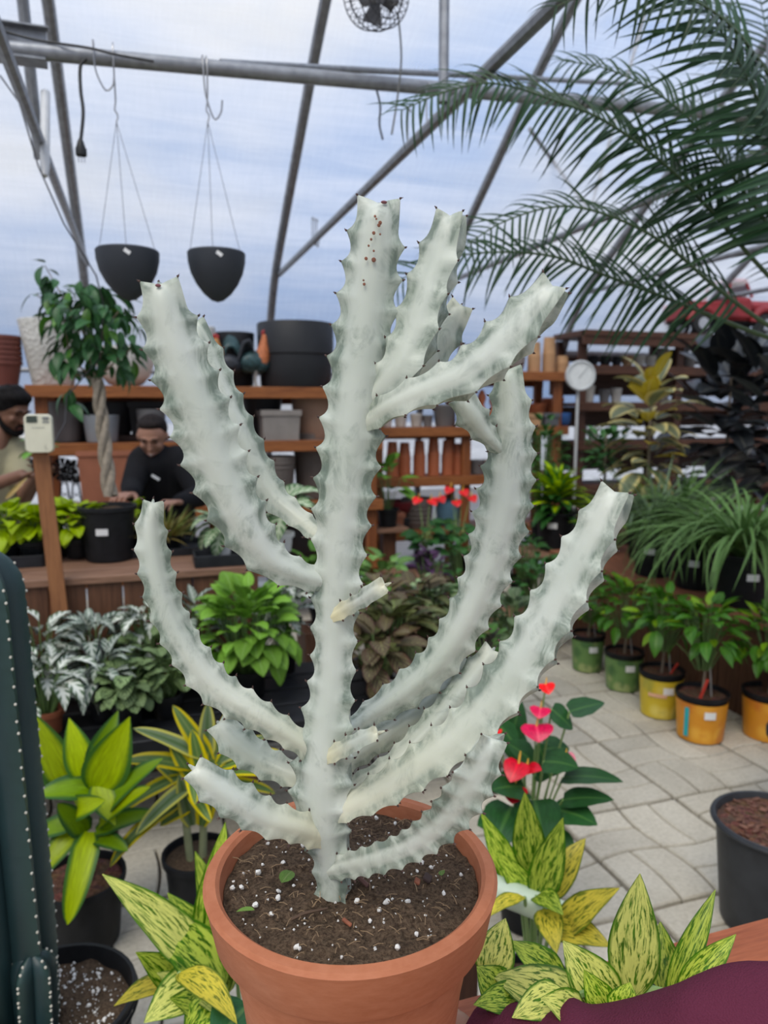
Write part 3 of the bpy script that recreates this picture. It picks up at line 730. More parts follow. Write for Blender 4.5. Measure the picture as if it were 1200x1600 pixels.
# ================================================================ DARK COLUMN CACTUS ON THE LEFT
def cereus_mat():
    t = NT('blue_green_cactus'); g = t.n('ShaderNodeTexCoord').outputs['Object']; a, rd, s, w = lf(t)
    f = t.noise(8, 4, .6, g, (1, 1, .35))
    c = t.ramp(f, (.3, (.010, .028, .030)), (.65, (.022, .05, .055)))
    c = t.mix(t.ramp(rd, (.5, 0.), (1., .35)), c, (.05, .10, .075))
    t.col(c, .42, .45); return t.m
m_cer = cereus_mat(); m_areole = plain('areole_wool', (.62, .58, .5), .9, .1)
cp = onz(85, 1575, .30); cer = thing('column_cactus', 'dark blue-green ribbed column cactus with white areoles in a black pot', 'cactus', (cp.x, cp.y, 0))
nursery_pot(cer, .155, .32, m_black, .82, False, 40)
mb = MB()
for zz in (.306, .292): mb.tube([(.160*math.cos(a), .160*math.sin(a), zz) for a in np.linspace(0, 6.283, 41)], .003, 6)
obj('pot_rim', mb, m_black, cer)
sd = obj('soil', soil_disc(.148, .285, .006, 60, 20, 4), m_soil, cer)
tag(obj('perlite', crumbs(420, .0009, .0046, .14, .288), m_perl, sd), kind='stuff')
def cer_col(base, hgt, rad, ribs, lean=(0, 0), tw=0):
    n = max(20, int(hgt/.011)); A = ribs*8; vs = []; fs = []; at_ = []; ar = []
    for i in range(n+1):
        s = i/n; z = hgt*s; e = max(0, (z-(hgt-rad*1.1))/(rad*1.1)); k = math.sqrt(max(0, 1-e*e))*(.92+.08*min(1, s*5))
        for j in range(A):
            a = 2*math.pi*j/A+tw; ph = abs(((j/8) % 1)*2-1)         # 1 at rib
            sc_ = abs(math.sin(math.pi*z/.03))*.03
            r_ = rad*k*(.60+.40*ph**.75+(sc_ if ph > .6 else 0))
            vs.append((base[0]+lean[0]*s+r_*math.cos(a), base[1]+lean[1]*s+r_*math.sin(a), base[2]+z)); at_.append((ph+.001, s, 0))
            if j % 8 == 0 and abs((z/.03) % 1) < .011/.03 and e < .97: ar.append((Vector(vs[-1]), a))
    for i in range(n):
        for j in range(A): fs.append((i*A+j, i*A+(j+1) % A, (i+1)*A+(j+1) % A, (i+1)*A+j))
    o = obj('column', MB().add(vs, fs, at_), m_cer, cer, True, None, 60); mb = MB()
    for p, a in ar: mb.ball(p, .0028, 6, 4)
    tag(obj('areoles', mb, m_areole, o), 'white woolly areoles along the ribs', kind='stuff')
def cer_at(px, py, dz=0):   # place inside the pot under a pixel column
    p, k = spot(px, .29, cp.y); return (p.x-cp.x, dz, .28)
cer_col(cer_at(26, 0, -.01), .98, .088, 6, (-.02, .0), .3)
cer_col(cer_at(-20, 0, -.07), .56, .055, 6, (-.01, 0), .1)
cer_col(cer_at(62, 0, -.055), .20, .045, 5, (.005, -.01), .5)
cer_col(cer_at(4, 0, -.105), .095, .032, 5, (0, 0), .2)
cer_col(cer_at(20, 0, -.12), .05, .026, 5, (0, 0), .4)
# ================================================================ NEAR PLANTS
m_splash = leaf_splash('agl_cream', (.09, .20, .03), (.64, .65, .22), .46)
m_splash2 = leaf_splash('agl_lime', (.08, .21, .025), (.52, .62, .14), .49)
m_splash3 = leaf_splash('agl_gold', (.13, .18, .03), (.62, .52, .12), .46)
m_dgreen = leaf_plain('dark_green_leaf', (.035, .10, .04), None, (.10, .18, .07), .35)
m_gstem = plain('pale_green_stem', (.24, .36, .12), .5, .15)
def oriented(me, root, base, tip, roll=0.0, name='leaf', L=1.0, el_add=0.0, facing=None):
    """leaf object from base towards tip (local), upper side turned to `facing` direction"""
    base = Vector(base); d = Vector(tip)-base; y = d.normalized(); up = Vector(facing) if facing is not None else Vector((0, 0, 1))
    x = y.cross(up); x = x.normalized() if x.length > 1e-4 else Vector((1, 0, 0)); z = x.cross(y)
    q = Matrix((x, y, z)).transposed().to_quaternion() @ Quaternion((0, 1, 0), roll) @ Quaternion((1, 0, 0), el_add)
    o = link(name, me, root, base); o.rotation_mode = 'QUATERNION'; o.rotation_quaternion = q; s = d.length/L; o.scale = (s, s, s); return o
def aglaonema(label, px, Y, leaves, z0=0, potr=.10, poth=.19):
    p, k = spot(px, z0, Y); r = thing('chinese_evergreen', label, 'plant', (p.x, p.y, z0), 0, 'chinese evergreens')
    nursery_pot(r, potr, poth)
    sh = []
    for (tx, ty, dt, bx, by, db, wd, arch, mt, face) in leaves:
        b = at(bx, by, db)-r.location; t = at(tx, ty, dt)-r.location; L = (t-b).length
        chord = math.sin(arch/2)/(arch/2) if arch > .01 else 1
        me = leaf_mesh('leaf', 1.0/chord, wd*1.22/L, mt, arch, .22, 12, 'lance', .05)
        f = {'c': (CAM-at(bx, by, db)).normalized(), 'u': Vector((0, 0, 1)), 'm': ((CAM-at(bx, by, db)).normalized()+Vector((0, 0, 1))).normalized()}[face]
        oriented(me, r, b, t, 0, 'leaf', 1.0, arch/2, f); sh.append(b)
    mb = MB()
    for b in sh:
        q = Vector((b.x*.18, b.y*.18, poth-.02)); mb.tube([q, (q+b)/2+Vector((0, 0, .02)), b], [.006, .005, .0035], 6)
    tag(obj('leaf_stalks', mb, m_gstem, r), kind='stuff'); return r
aglaonema('cream-splashed chinese evergreen low behind the left side of the terracotta pot', 395, 1.22, [
 (160, 1366, 1.20, 335, 1530, 1.28, .070, .35, m_splash, 'm'), (352, 1285, 1.30, 318, 1490, 1.34, .055, .25, m_splash2, 'c'), (222, 1425, 1.24, 350, 1545, 1.28, .085, .7, m_splash2, 'm'),
 (178, 1572, 1.18, 300, 1540, 1.25, .055, .9, m_splash3, 'u'), (225, 1598, 1.14, 325, 1535, 1.24, .075, .8, m_splash, 'm'), (250, 1440, 1.30, 340, 1560, 1.3, .075, .5, m_splash2, 'c'),
 (345, 1590, 1.16, 275, 1525, 1.26, .05, .6, m_splash, 'u'), (212, 1488, 1.22, 300, 1565, 1.26, .06, .6, m_splash2, 'm'), (300, 1440, 1.33, 340, 1570, 1.33, .08, .3, m_splash2, 'c'),
 (370, 1600, 1.10, 280, 1520, 1.2, .05, .9, m_splash3, 'u'), (305, 1330, 1.4, 370, 1520, 1.38, .06, .3, m_splash2, 'c'), (290, 1650, 1.1, 350, 1560, 1.22, .075, .8, m_splash2, 'm'), (262, 1395, 1.34, 352, 1540, 1.32, .07, .4, m_splash2, 'm'), (325, 1400, 1.36, 350, 1560, 1.34, .07, .2, m_splash, 'c'), (245, 1520, 1.2, 330, 1585, 1.25, .06, .7, m_splash, 'm'), (265, 1560, 1.15, 345, 1600, 1.22, .07, .6, m_splash2, 'm'), (330, 1640, 1.06, 390, 1570, 1.16, .075, .6, m_dgreen, 'm')])
aglaonema('tall-leaved chinese evergreen right of the terracotta pot beside the pale pipe', 830, 1.34, [
 (820, 1238, 1.50, 830, 1365, 1.52, .062, .12, m_splash2, 'c'), (880, 1278, 1.48, 838, 1412, 1.50, .062, .2, m_splash2, 'c'), (915, 1310, 1.55, 850, 1410, 1.52, .06, .5, m_splash3, 'm'),
 (752, 1270, 1.55, 812, 1390, 1.54, .05, .3, m_splash2, 'c'), (968, 1388, 1.38, 870, 1462, 1.45, .062, .6, m_splash3, 'm'), (752, 1440, 1.40, 820, 1402, 1.46, .035, .9, m_splash3, 'u'),
 (775, 1330, 1.5, 830, 1400, 1.52, .045, .2, m_splash2, 'c'), (880, 1430, 1.38, 838, 1400, 1.47, .045, .9, m_splash2, 'm'), (955, 1480, 1.36, 860, 1450, 1.45, .06, .9, m_splash3, 'm'), (870, 1490, 1.36, 850, 1420, 1.45, .05, .8, m_splash3, 'm')])
aglaonema('wide chinese evergreen with cream leaves fanned on the cedar table behind the maroon sleeve', 960, .655, [
 (1000, 1365, 0.879, 985, 1560, 0.858, 0.054, .12, m_splash, 'c'), (1118, 1390, 0.886, 1045, 1565, 0.858, 0.027, .35, m_splash2, 'c'), (1150, 1460, 0.847, 1060, 1555, 0.842, 0.029, .35, m_splash2, 'c'), (1032, 1440, 0.941, 1038, 1570, 0.897, 0.044, .15, m_splash2, 'c'),
 (880, 1470, 0.879, 960, 1580, 0.858, 0.053, .55, m_splash, 'c'), (912, 1515, 0.824, 955, 1590, 0.819, 0.032, .3, m_splash2, 'c'), (795, 1470, 0.957, 885, 1540, 0.936, 0.040, .4, m_splash2, 'm'),
 (770, 1525, 0.863, 925, 1590, 0.842, 0.060, .5, m_splash, 'm'), (790, 1435, 0.894, 762, 1530, 0.874, 0.044, .3, m_splash, 'c'), (745, 1510, 0.863, 790, 1570, 0.858, 0.048, .6, m_splash2, 'm'),
 (800, 1590, 0.801, 890, 1560, 0.827, 0.040, .8, m_splash, 'm'), (740, 1570, 0.824, 830, 1570, 0.858, 0.040, .6, m_splash2, 'm'), (985, 1535, 0.801, 968, 1590, 0.796, 0.032, .3, m_splash2, 'c'), (845, 1560, 0.785, 920, 1610, 0.811, 0.048, .5, m_splash, 'm')], TZ, .05, .085)
# pale pipe lying behind it
mb = MB(); a, b = at(762, 1384, 1.52), at(893, 1436, 1.475); d = (b-a).normalized(); mb.tube([a-d*.1, b], .027, 24)
pv = tag(obj('plastic_pipe', mb, plain('pale_pvc', (.56, .66, .52), .4, .06), None), 'pale green plastic pipe poking out beside the tall-leaved evergreen', 'pipe')
mb = MB(); e = b+d*.0005; fr = d.orthogonal().normalized(); mb.tube([b-d*.03, e], .022, 20)
obj('bore_shade', mb, plain('pipe_bore_shade', (.2, .24, .2), .6), pv)  # solid darker disc on the pipe end, shade of a hollow put into colour
st = thing('pipe_stand', 'small wooden block holding the pale pipe', 'block', (((a-d*.05).x), ((a-d*.05).y), 0)); zb = (a-d*.05).z-.032
board(st, 'post', (st.location.x, st.location.y, zb/2+.004), (.05, .05, zb-.008), m_darkz)
board(st, 'foot', (st.location.x, st.location.y, .006), (.16, .16, .012), m_dark)

# lime dracaena, left
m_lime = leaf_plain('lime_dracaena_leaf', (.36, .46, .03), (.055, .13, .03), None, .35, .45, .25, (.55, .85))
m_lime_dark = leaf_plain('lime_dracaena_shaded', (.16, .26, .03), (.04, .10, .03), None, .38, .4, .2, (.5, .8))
def leafset(root, leaves, stalk=None):
    for (tx, ty, dt, bx, by, db, wd, arch, mt, face, shp) in leaves:
        b = at(bx, by, db)-root.location; t = at(tx, ty, dt)-root.location; L = (t-b).length
        chord = math.sin(arch/2)/(arch/2) if arch > .01 else 1
        me = leaf_mesh('leaf', 1.0/chord, wd/L, mt, arch, .25, 14, shp, .03)
        v = (CAM-at(bx, by, db)).normalized(); f = {'c': v, 'u': Vector((0, 0, 1)), 'm': (v+Vector((0, 0, 1))).normalized()}[face]
        oriented(me, root, b, t, 0, 'leaf', 1.0, arch/2, f)
dp = onz(132, 1468, 0); DD = (dp-CAM).dot(FW)
dr = thing('lime_dracaena', 'dracaena with broad lime green leaves in a black pot beside the column cactus', 'plant', (dp.x, dp.y, 0))
nursery_pot(dr, .118, .20, m_black, .82, True, 28, m_bark); D = (dp+Vector((0, 0, .4))-CAM).dot(FW)
mb = MB(); mb.tube([(0, 0, .17), (.005, 0, .28), (0, .005, .40)], [.022, .020, .012], 10); obj('cane', mb, plain('dracaena_cane', (.2, .2, .09), .7, .2), dr)
LL = []
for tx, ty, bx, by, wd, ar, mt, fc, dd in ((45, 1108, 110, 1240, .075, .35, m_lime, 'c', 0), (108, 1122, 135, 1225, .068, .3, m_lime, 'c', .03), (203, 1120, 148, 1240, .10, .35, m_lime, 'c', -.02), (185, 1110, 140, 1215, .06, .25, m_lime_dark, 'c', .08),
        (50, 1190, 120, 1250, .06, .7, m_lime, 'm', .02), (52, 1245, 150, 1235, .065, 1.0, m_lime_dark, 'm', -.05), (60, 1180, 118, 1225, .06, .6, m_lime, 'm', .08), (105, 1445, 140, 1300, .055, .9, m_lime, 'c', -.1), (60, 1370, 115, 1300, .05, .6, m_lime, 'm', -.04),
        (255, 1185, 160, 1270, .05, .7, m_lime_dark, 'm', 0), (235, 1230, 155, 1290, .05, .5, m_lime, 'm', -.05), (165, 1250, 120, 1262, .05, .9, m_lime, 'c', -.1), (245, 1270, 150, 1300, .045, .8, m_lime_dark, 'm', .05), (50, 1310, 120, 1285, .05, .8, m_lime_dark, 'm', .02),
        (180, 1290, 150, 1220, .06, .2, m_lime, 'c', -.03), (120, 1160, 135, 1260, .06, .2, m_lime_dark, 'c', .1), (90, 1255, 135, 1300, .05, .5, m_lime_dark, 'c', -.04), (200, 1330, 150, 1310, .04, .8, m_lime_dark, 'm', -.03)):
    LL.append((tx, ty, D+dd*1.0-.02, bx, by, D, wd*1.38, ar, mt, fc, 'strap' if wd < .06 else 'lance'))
leafset(dr, LL)
# yellow-edged dracaena
m_yedge = leaf_plain('yellow_edged_leaf', (.10, .17, .055), (.60, .50, .06), (.20, .26, .10), .38, .4, .18, (.52, .68), .1)
m_yedge2 = leaf_plain('grey_green_striped_leaf', (.15, .20, .11), (.52, .50, .14), (.08, .13, .05), .4, .4, .18, (.6, .75), .3)
dp = onz(312, 1432, 0); dy = thing('striped_dracaena', 'dracaena with yellow-edged narrow leaves in a black pot behind the terracotta pot', 'plant', (dp.x, dp.y, 0))
nursery_pot(dy, .098, .21, m_black, .8, True); D = (dp+Vector((0, 0, .4))-CAM).dot(FW)
mb = MB()
for xx in (-.02, .015): mb.tube([(xx, 0, .18), (xx*1.4, 0, .3), (xx*1.2, .01, .42)], [.012, .011, .008], 8)
obj('canes', mb, plain('striped_cane', (.2, .22, .12), .7, .2), dy)
LL = []
for tx, ty, bx, by, wd, ar, fc, dd in ((270, 1102, 330, 1190, .045, .3, 'c', .02), (325, 1098, 322, 1190, .045, .25, 'c', .03), (208, 1138, 320, 1185, .04, .6, 'm', -.03), (190, 1190, 300, 1200, .045, .9, 'm', -.05), (172, 1355, 290, 1250, .04, 1.5, 'm', -.1), (212, 1305, 300, 1225, .04, .9, 'm', -.12),
        (330, 1285, 300, 1235, .035, .9, 'c', -.1), (305, 1258, 300, 1210, .035, 1.0, 'c', -.12), (190, 1270, 280, 1215, .04, .8, 'm', .0), (440, 1175, 345, 1200, .04, .8, 'm', 0), (450, 1215, 340, 1210, .035, 1.0, 'm', -.03), (415, 1150, 345, 1190, .035, .6, 'm', .05),
        (395, 1130, 340, 1195, .04, .4, 'c', .05), (265, 1160, 310, 1230, .04, .4, 'c', -.02), (300, 1140, 318, 1220, .045, .3, 'c', -.02), (360, 1105, 330, 1200, .04, .3, 'c', .06), (280, 1210, 300, 1290, .045, .3, 'c', -.04), (340, 1200, 315, 1290, .045, .4, 'c', -.02),
        (250, 1290, 300, 1260, .04, .9, 'm', -.02), (380, 1250, 330, 1240, .04, .9, 'm', .02), (240, 1190, 312, 1245, .045, .5, 'm', .03), (430, 1240, 335, 1225, .035, 1.0, 'm', .04), (300, 1180, 305, 1270, .04, .15, 'c', .04), (345, 1150, 325, 1250, .04, .2, 'c', .06)):
    LL.append((tx, ty, D+dd, bx, by, D, wd*1.2, ar, random.choice((m_yedge, m_yedge, m_yedge2)), fc, 'strap'))
leafset(dy, LL)

# black pot of bark, right
p = onz(1212, 1292, .30); bk = thing('bark_pot', 'large black plastic pot filled with brown bark at the right edge', 'pot', (p.x, p.y, 0))
m_greyrim = plain('scuffed_black_plastic', (.03, .032, .036), .5, .4, 12)
nursery_pot(bk, .165, .32, m_greyrim, .80, True, 48, m_bark)
mb = MB(); mb.tube([(.170*math.cos(a), .170*math.sin(a), .312) for a in np.linspace(0, 6.283, 49)], .006, 6); obj('pot_rim', mb, m_greyrim, bk)
mb = MB()
for i in range(120):
    a = U(0, 6.283); rr = .145*math.sqrt(U(0, 1)); s = U(.004, .011); mb.box((rr*math.cos(a), rr*math.sin(a), .305), (s*2.2, s, s*.5), Quaternion((U(-.4, .4), U(-.4, .4), 1), U(0, 3)).to_matrix(), .001)
tag(obj('bark_chips', mb, plain('bark_chip_brown', (.14, .065, .042), .85, .4, 30), bk, False), kind='stuff')

# anthuriums
m_anthleaf = leaf_plain('anthurium_leaf', (.03, .09, .03), None, (.07, .16, .05), .3, .45)
def spathe_mat(name, c): return leaf_plain(name, c, None, tuple(min(1, x*1.2+.05) for x in c), .25, .6, .2)
m_red = spathe_mat('red_spathe', (.62, .012, .03)); m_pinks = spathe_mat('pink_spathe', (.78, .10, .17)); m_lpink = spathe_mat('pale_pink_spathe', (.80, .30, .36)); m_coral = spathe_mat('coral_spathe', (.80, .09, .09))
m_spad = plain('yellow_spadix', (.72, .42, .06), .6)
def anthurium(label, p, potr, poth, leaves, flowers, group=None, rr=.15, lh=.32):
    r = thing('anthurium', label, 'plant', p, 0, group); nursery_pot(r, potr, poth); mb = MB()
    base = Vector((0, 0, poth-.02))
    for (b, t, wd, arch, fc) in leaves:
        b, t = Vector(b)-r.location, Vector(t)-r.location; L = (t-b).length; me = leaf_mesh('leaf', 1.0, wd/L, m_anthleaf, arch, .1, 10, 'heart', .03)
        f = ((CAM-(b+r.location)).normalized()*fc+Vector((0, 0, 1))).normalized(); oriented(me, r, b, t, 0, 'leaf', 1.0, arch/2, f)
        mb.tube([base+(b-base)*.05, (base+b)/2+Vector((0, 0, .03)), b], .003, 5)
    for (c, t, wd, mt) in flowers:
        b, t = Vector(c)-r.location, Vector(t)-r.location; L = (t-b).length; me = leaf_mesh('spathe', 1.0, wd/L, mt, .7, .12, 8, 'heart', .02)
        o = oriented(me, r, b, t, 0, 'spathe', 1.0, .3, ((CAM-Vector(c)).normalized()*.8+Vector((0, 0, 1))).normalized())
        mm = MB(); up = Vector((.1, -.05, 1)).normalized(); q = b+(t-b)*.1; mm.tube([q, q+up*L*.35, q+up*L*.55], [L*.05, L*.05, L*.02], 6); obj('spadix', mm, m_spad, r)
        mb.tube([base+(b-base)*.05, (base+b)/2+Vector((0, 0, .02)), b], .0025, 5)
    tag(obj('stalks', mb, m_gstem, r), kind='stuff'); return r
D = 1.95; AP = onz(822, 1440, 0)
an = lambda x, y, d=0: at(x, y, D+d)
lv = [(an(890, 1112), an(945, 1098), .09, .2, .2), (an(862, 1108), an(895, 1140), .07, .3, .6), (an(835, 1195, .05), an(790, 1160, .02), .09, .5, .8), (an(850, 1190), an(905, 1200, -.05), .09, .6, .6), (an(880, 1215), an(975, 1222, -.1), .07, .5, .4), (an(820, 1230), an(765, 1235, -.05), .10, .6, .8),
      (an(862, 1265), an(935, 1290, -.1), .10, .7, .6), (an(835, 1250), an(850, 1330, -.15), .12, .7, .9), (an(800, 1260), an(770, 1330, -.1), .12, .7, .9), (an(860, 1215, .1), an(840, 1160, .1), .10, .3, .9), (an(815, 1180, .1), an(770, 1120, .1), .09, .3, .8), (an(880, 1250, -.02), an(960, 1250, -.08), .07, .5, .5), (an(860, 1300, -.02), an(890, 1370, -.1), .09, .6, .9), (an(800, 1150, .12), an(815, 1095, .12), .07, .3, .9), (an(850, 1170, .1), an(890, 1170, .1), .08, .3, .9), (an(790, 1290), an(745, 1290, -.05), .1, .6, .8)]
fl = [(an(852, 1068), an(858, 1085, -.03), .045, m_coral), (an(845, 1105), an(842, 1123, -.03), .055, m_pinks), (an(838, 1132), an(842, 1160, -.04), .085, m_pinks), (an(882, 1180), an(900, 1192, -.03), .035, m_lpink), (an(812, 1190), an(797, 1222, -.04), .07, m_red), (an(820, 1205), an(846, 1202, -.05), .05, m_red), (an(805, 1228), an(800, 1256, -.04), .07, m_red), (an(775, 1140), an(778, 1150, -.03), .03, m_coral)]
anthurium('anthurium with pink and red waxy flowers between the cactus and the paving', AP, .09, .17, lv, fl)
# ================================================================ PLANTS ON THE LOW RACK
def mset(n, L, Wd, mat, arch, fold, shape, seg=7, **k):
    return [leaf_mesh('leaf', L*f, Wd*f, mat, a, fold, seg, shape, **k) for f, a in zip(np.linspace(.85, 1.15, n), np.linspace(arch*.5, arch*1.4, n))]
m_wv = leaf_veins('white_veined_leaf', (.075, .115, .065), (.60, .62, .56), 5, 1.3, .42, None, .5, .45, .3)
m_wv2 = leaf_veins('silver_veined_leaf', (.06, .10, .065), (.48, .52, .46), 6, 1.3, .55, (.06, .05, .06), .5, .3, .25)
m_cal = leaf_veins('fishbone_leaf', (.085, .13, .055), (.26, .34, .17), 6, 2.2, .5, None, .5, .05, .2)
m_bright = leaf_plain('bright_soft_leaf', (.20, .36, .08), None, (.26, .42, .13), .5, .3, .25)
m_mar = leaf_veins('maranta_leaf', (.085, .085, .04), (.22, .27, .10), 7, 2.0, .72, (.12, .10, .05), .5, .1, .15)
m_mar2 = leaf_veins('brown_maranta_leaf', (.075, .05, .035), (.20, .19, .09), 7, 2.0, .75, (.10, .05, .04), .5, .08, .15)
m_pale = leaf_veins('pale_fittonia_leaf', (.16, .25, .10), (.42, .50, .32), 6, 1.5, .6, None, .5, .1, .2)
m_grey = leaf_plain('grey_green_leaf', (.12, .17, .09), None, (.2, .25, .15), .5)
ms_wv = mset(4, .115, .052, m_wv, 1.3, .35, 'lance', wave=.12); ms_wv2 = mset(4, .11, .05, m_wv2, 1.2, .35, 'lance', wave=.1)
ms_cal = mset(4, .066, .045, m_cal, .9, .25, 'oval', wave=.08); ms_br = mset(4, .085, .062, m_bright, .7, .2, 'heart', wave=.08)
ms_mar = mset(4, .12, .066, m_mar, .9, .2, 'oval', wave=.05); ms_mar2 = mset(4, .12, .062, m_mar2, 1.0, .2, 'oval', wave=.05)
ms_pale = mset(3, .075, .05, m_pale, .8, .2, 'oval', wave=.06); ms_grey = mset(3, .065, .042, m_grey, .8, .2, 'oval')
ms_bigwv = mset(2, .12, .055, m_wv, .7, .35, 'lance', wave=.08)
m_tpot = plain('small_terracotta_plastic', (.28, .085, .04), .6, .15)
m_wpot = plain('white_plastic', (.72, .72, .70), .45, .06)
def bush_plant(name, label, px, z, Y, potr, poth, meshes, n, rx, rz, mat=m_black, el=(-.4, .9), group=None, stem=m_stem, fill=.45, cz=None, sc=(.8, 1.2), cat='plant', soil=None):
    p, k = spot(px, z, Y); r = thing(name, label, cat, p, U(0, 6), group)
    nursery_pot(r, potr, poth, mat, .8, True, 20)
    bush(r, meshes, n, (0, 0, poth+(cz if cz is not None else rz*.55)), rx, rz, el, sc, fill, 1.0, stem, (0, 0, poth-.02)); return r
G1 = 'leafy plants on the low rack'
RK = RZ
LBL = [('white_veined_plant', 'bushy white-veined plant at the front left corner of the rack', 75, 2.56, ms_wv, 46, .135, .12),
 ('white_veined_plant', 'white-veined plant rising behind the front corner one, beside the column cactus', 70, 2.83, ms_wv, 46, .14, .16),
 ('white_veined_plant', 'white-veined plant directly in front of the thermostat post', 150, 2.84, ms_wv2, 44, .14, .14),
 ('white_veined_plant', 'silvery-veined plant in the second row beside the fishbone plants', 165, 2.62, ms_wv2, 36, .12, .10),
 ('white_veined_plant', 'white-veined plant in the back row below the slender left cactus arm', 235, 2.86, ms_wv, 40, .13, .17),
 ('white_veined_plant', 'white-veined plant partly hidden behind the slender left cactus arm', 310, 2.9, ms_wv2, 34, .12, .16),
 ('white_veined_plant', 'white-veined plant behind the bright green bush, against the cactus trunk', 445, 2.9, ms_wv, 34, .12, .19),
 ('fishbone_plant', 'low olive plant with fishbone-patterned round leaves in the front row', 200, 2.54, ms_cal, 70, .12, .085),
 ('fishbone_plant', 'fishbone-patterned olive plant next to the bright green bush', 262, 2.58, ms_cal, 70, .12, .09),
 ('fishbone_plant', 'fishbone-patterned olive plant in the second row under the slender cactus arm', 235, 2.72, ms_cal, 60, .12, .11)]
for nm, lb, px, Y, ms, n, rx, rz in LBL:
    bush_plant(nm, lb, px, RK, Y, .055, .085, ms, n, rx, rz, m_tpot if Y < 2.57 and px < 100 else m_black, group=G1)
bush_plant('soft_leaf_bush', 'bright green soft-leaved bush on the rack left of the cactus trunk', 388, RK, 2.68, .075, .11, ms_br, 150, .20, .20, group=G1, el=(-.5, 1.0), fill=.55)
for lb, px, Y, ms, n, rx, rz in (
 ('olive prayer plant right of the cactus trunk with light fishbone veins', 615, 2.66, ms_mar, 46, .14, .15), ('brownish prayer plant hanging low beside the white cup', 590, 2.52, ms_mar2, 42, .13, .12),
 ('brown-leaved prayer plant behind the pale yellow cactus knob', 650, 2.86, ms_mar2, 44, .14, .16), ('prayer plant between the two right-hand cactus arms', 715, 2.72, ms_mar, 36, .12, .12), ('reddish prayer plant in the back row near the green nerve plant', 590, 2.9, ms_mar2, 34, .12, .17)):
    bush_plant('prayer_plant', lb, px, RK, Y, .055, .085, ms, n, rx, rz, group=G1)
bush_plant('nerve_plant', 'pale green nerve plant above the brown prayer plants', 672, RK, 2.93, .055, .14, ms_pale, 60, .12, .11, group=G1)
bush_plant('nerve_plant', 'grey-green low plant between the middle and far right cactus arms', 800, RK, 2.75, .055, .085, ms_grey, 80, .14, .12, group=G1)
bush_plant('nerve_plant', 'grey-green nerve plant by the upright arm of the cactus', 740, RK, 2.92, .055, .085, ms_pale, 46, .11, .1, group=G1)
m_pil = leaf_plain('round_pilea_leaf', (.07, .15, .045), None, (.15, .25, .1), .35)
bush_plant('round_leaf_plant', 'small plant with round glossy leaves behind the cactus arm tips', 758, RK, 2.52, .05, .08, mset(3, .045, .042, m_pil, .5, .1, 'oval'), 26, .085, .09, group=G1)
p, k = spot(617, RK, 2.47); r = thing('white_cup', 'white plastic cup pot standing among the prayer plants', 'pot', p); mb = MB(); mb.lathe(pot_prof(.03, .042, .09, .004, .012, .002), 24); obj('cup', mb, m_wpot, r); obj('soil', soil_disc(.036, .075, .002, 16, 4), m_soil, r)
p, k = spot(800, RK, 2.9)
r = thing('clear_cup', 'empty grey nursery cup beside the grey-green low plant', 'pot', p); mb = MB(); mb.lathe(pot_prof(.035, .045, .10, .004, .012, .002), 24); obj('cup', mb, plain('grey_cup', (.30, .31, .31), .4), r); obj('soil', soil_disc(.039, .085, .002, 16, 4), m_soil, r)
# black trays
def tray(label, x0, x1, y0, y1, z, h=.05):
    r = thing('plant_tray', label, 'tray', ((x0+x1)/2, (y0+y1)/2, z), 0, 'black plant trays'); X, Y = x1-x0, y1-y0
    mb = MB(); mb.box((0, 0, .004), (X, Y, .006), None, .002); obj('tray_floor', mb, m_tray, r, False)
    for (cx, cy, sx, sy) in ((0, Y/2, X, .008), (0, -Y/2, X, .008), (X/2, 0, .008, Y), (-X/2, 0, .008, Y)):
        mb = MB(); mb.box((cx, cy, h/2), (sx, sy, h), None, .002); obj('tray_side', mb, m_tray, r, False)
    return r
# ================================================================ PLANTS ON THE DECK TABLE
tray('long black tray of lime green plants at the left end of the plank table', -1.5, -.42, 3.28, 3.58, DZ)
tray('black tray under the grassy plant right of the braided tree', -.16, .34, 3.34, 3.62, DZ, .035)
m_ltl = leaf_plain('lime_heart_leaf', (.33, .45, .05), None, (.42, .52, .10), .4, .4, .3)
ms_ltl = mset(4, .085, .06, m_ltl, .9, .2, 'heart', wave=.06)
def on_table(name, label, px, Y, ms, n, rx, rz, potr=.06, poth=.085, group='plants on the plank table', z0=.008, mat=m_black, **k): return bush_plant(name, label, px, DZ+z0, Y, potr, poth, ms, n, rx, rz, mat, group=group, **k)
on_table('lime_pothos', 'lime green leafy plant at the very left edge on the plank table', 12, 3.42, ms_ltl, 52, .13, .10)
on_table('lime_pothos', 'lime green leafy plant left of the thermostat post', 52, 3.40, ms_ltl, 46, .12, .085)
on_table('lime_pothos', 'lime green leafy plant behind the thermostat post', 88, 3.46, ms_ltl, 46, .12, .09)
on_table('lime_pothos', 'lime green leafy plant right of the post, beside the braided tree pot', 122, 3.42, ms_ltl, 46, .12, .085)
p, k = spot(40, DZ+.1, 3.38); q = at(48, 742, (p-CAM).dot(FW)); lf_ = leaf_mesh('dried_leaf', 1.0, .16, plain('dried_leaf', (.55, .38, .15), .6), .25, .3, 8, 'lance')
o = oriented(lf_, None, at(8, 780, 3.3), at(47, 741, 3.3), 0, 'dried_leaf', 1.0, .1, (CAM-p).normalized()); o.scale = (.14, .14, .14); tag(o, 'dry straw-coloured leaf standing up from the lime green plants', 'leaf')
m_gr = leaf_plain('fine_grass_blade', (.17, .20, .06), None, None, .5); m_gr2 = leaf_plain('rusty_grass_blade', (.24, .19, .07), None, None, .5)
ms_gr = [leaf_mesh('blade', .19, .010, m, a, .3, 5, 'grass') for m in (m_gr, m_gr2) for a in (.2, .6, 1.0)]
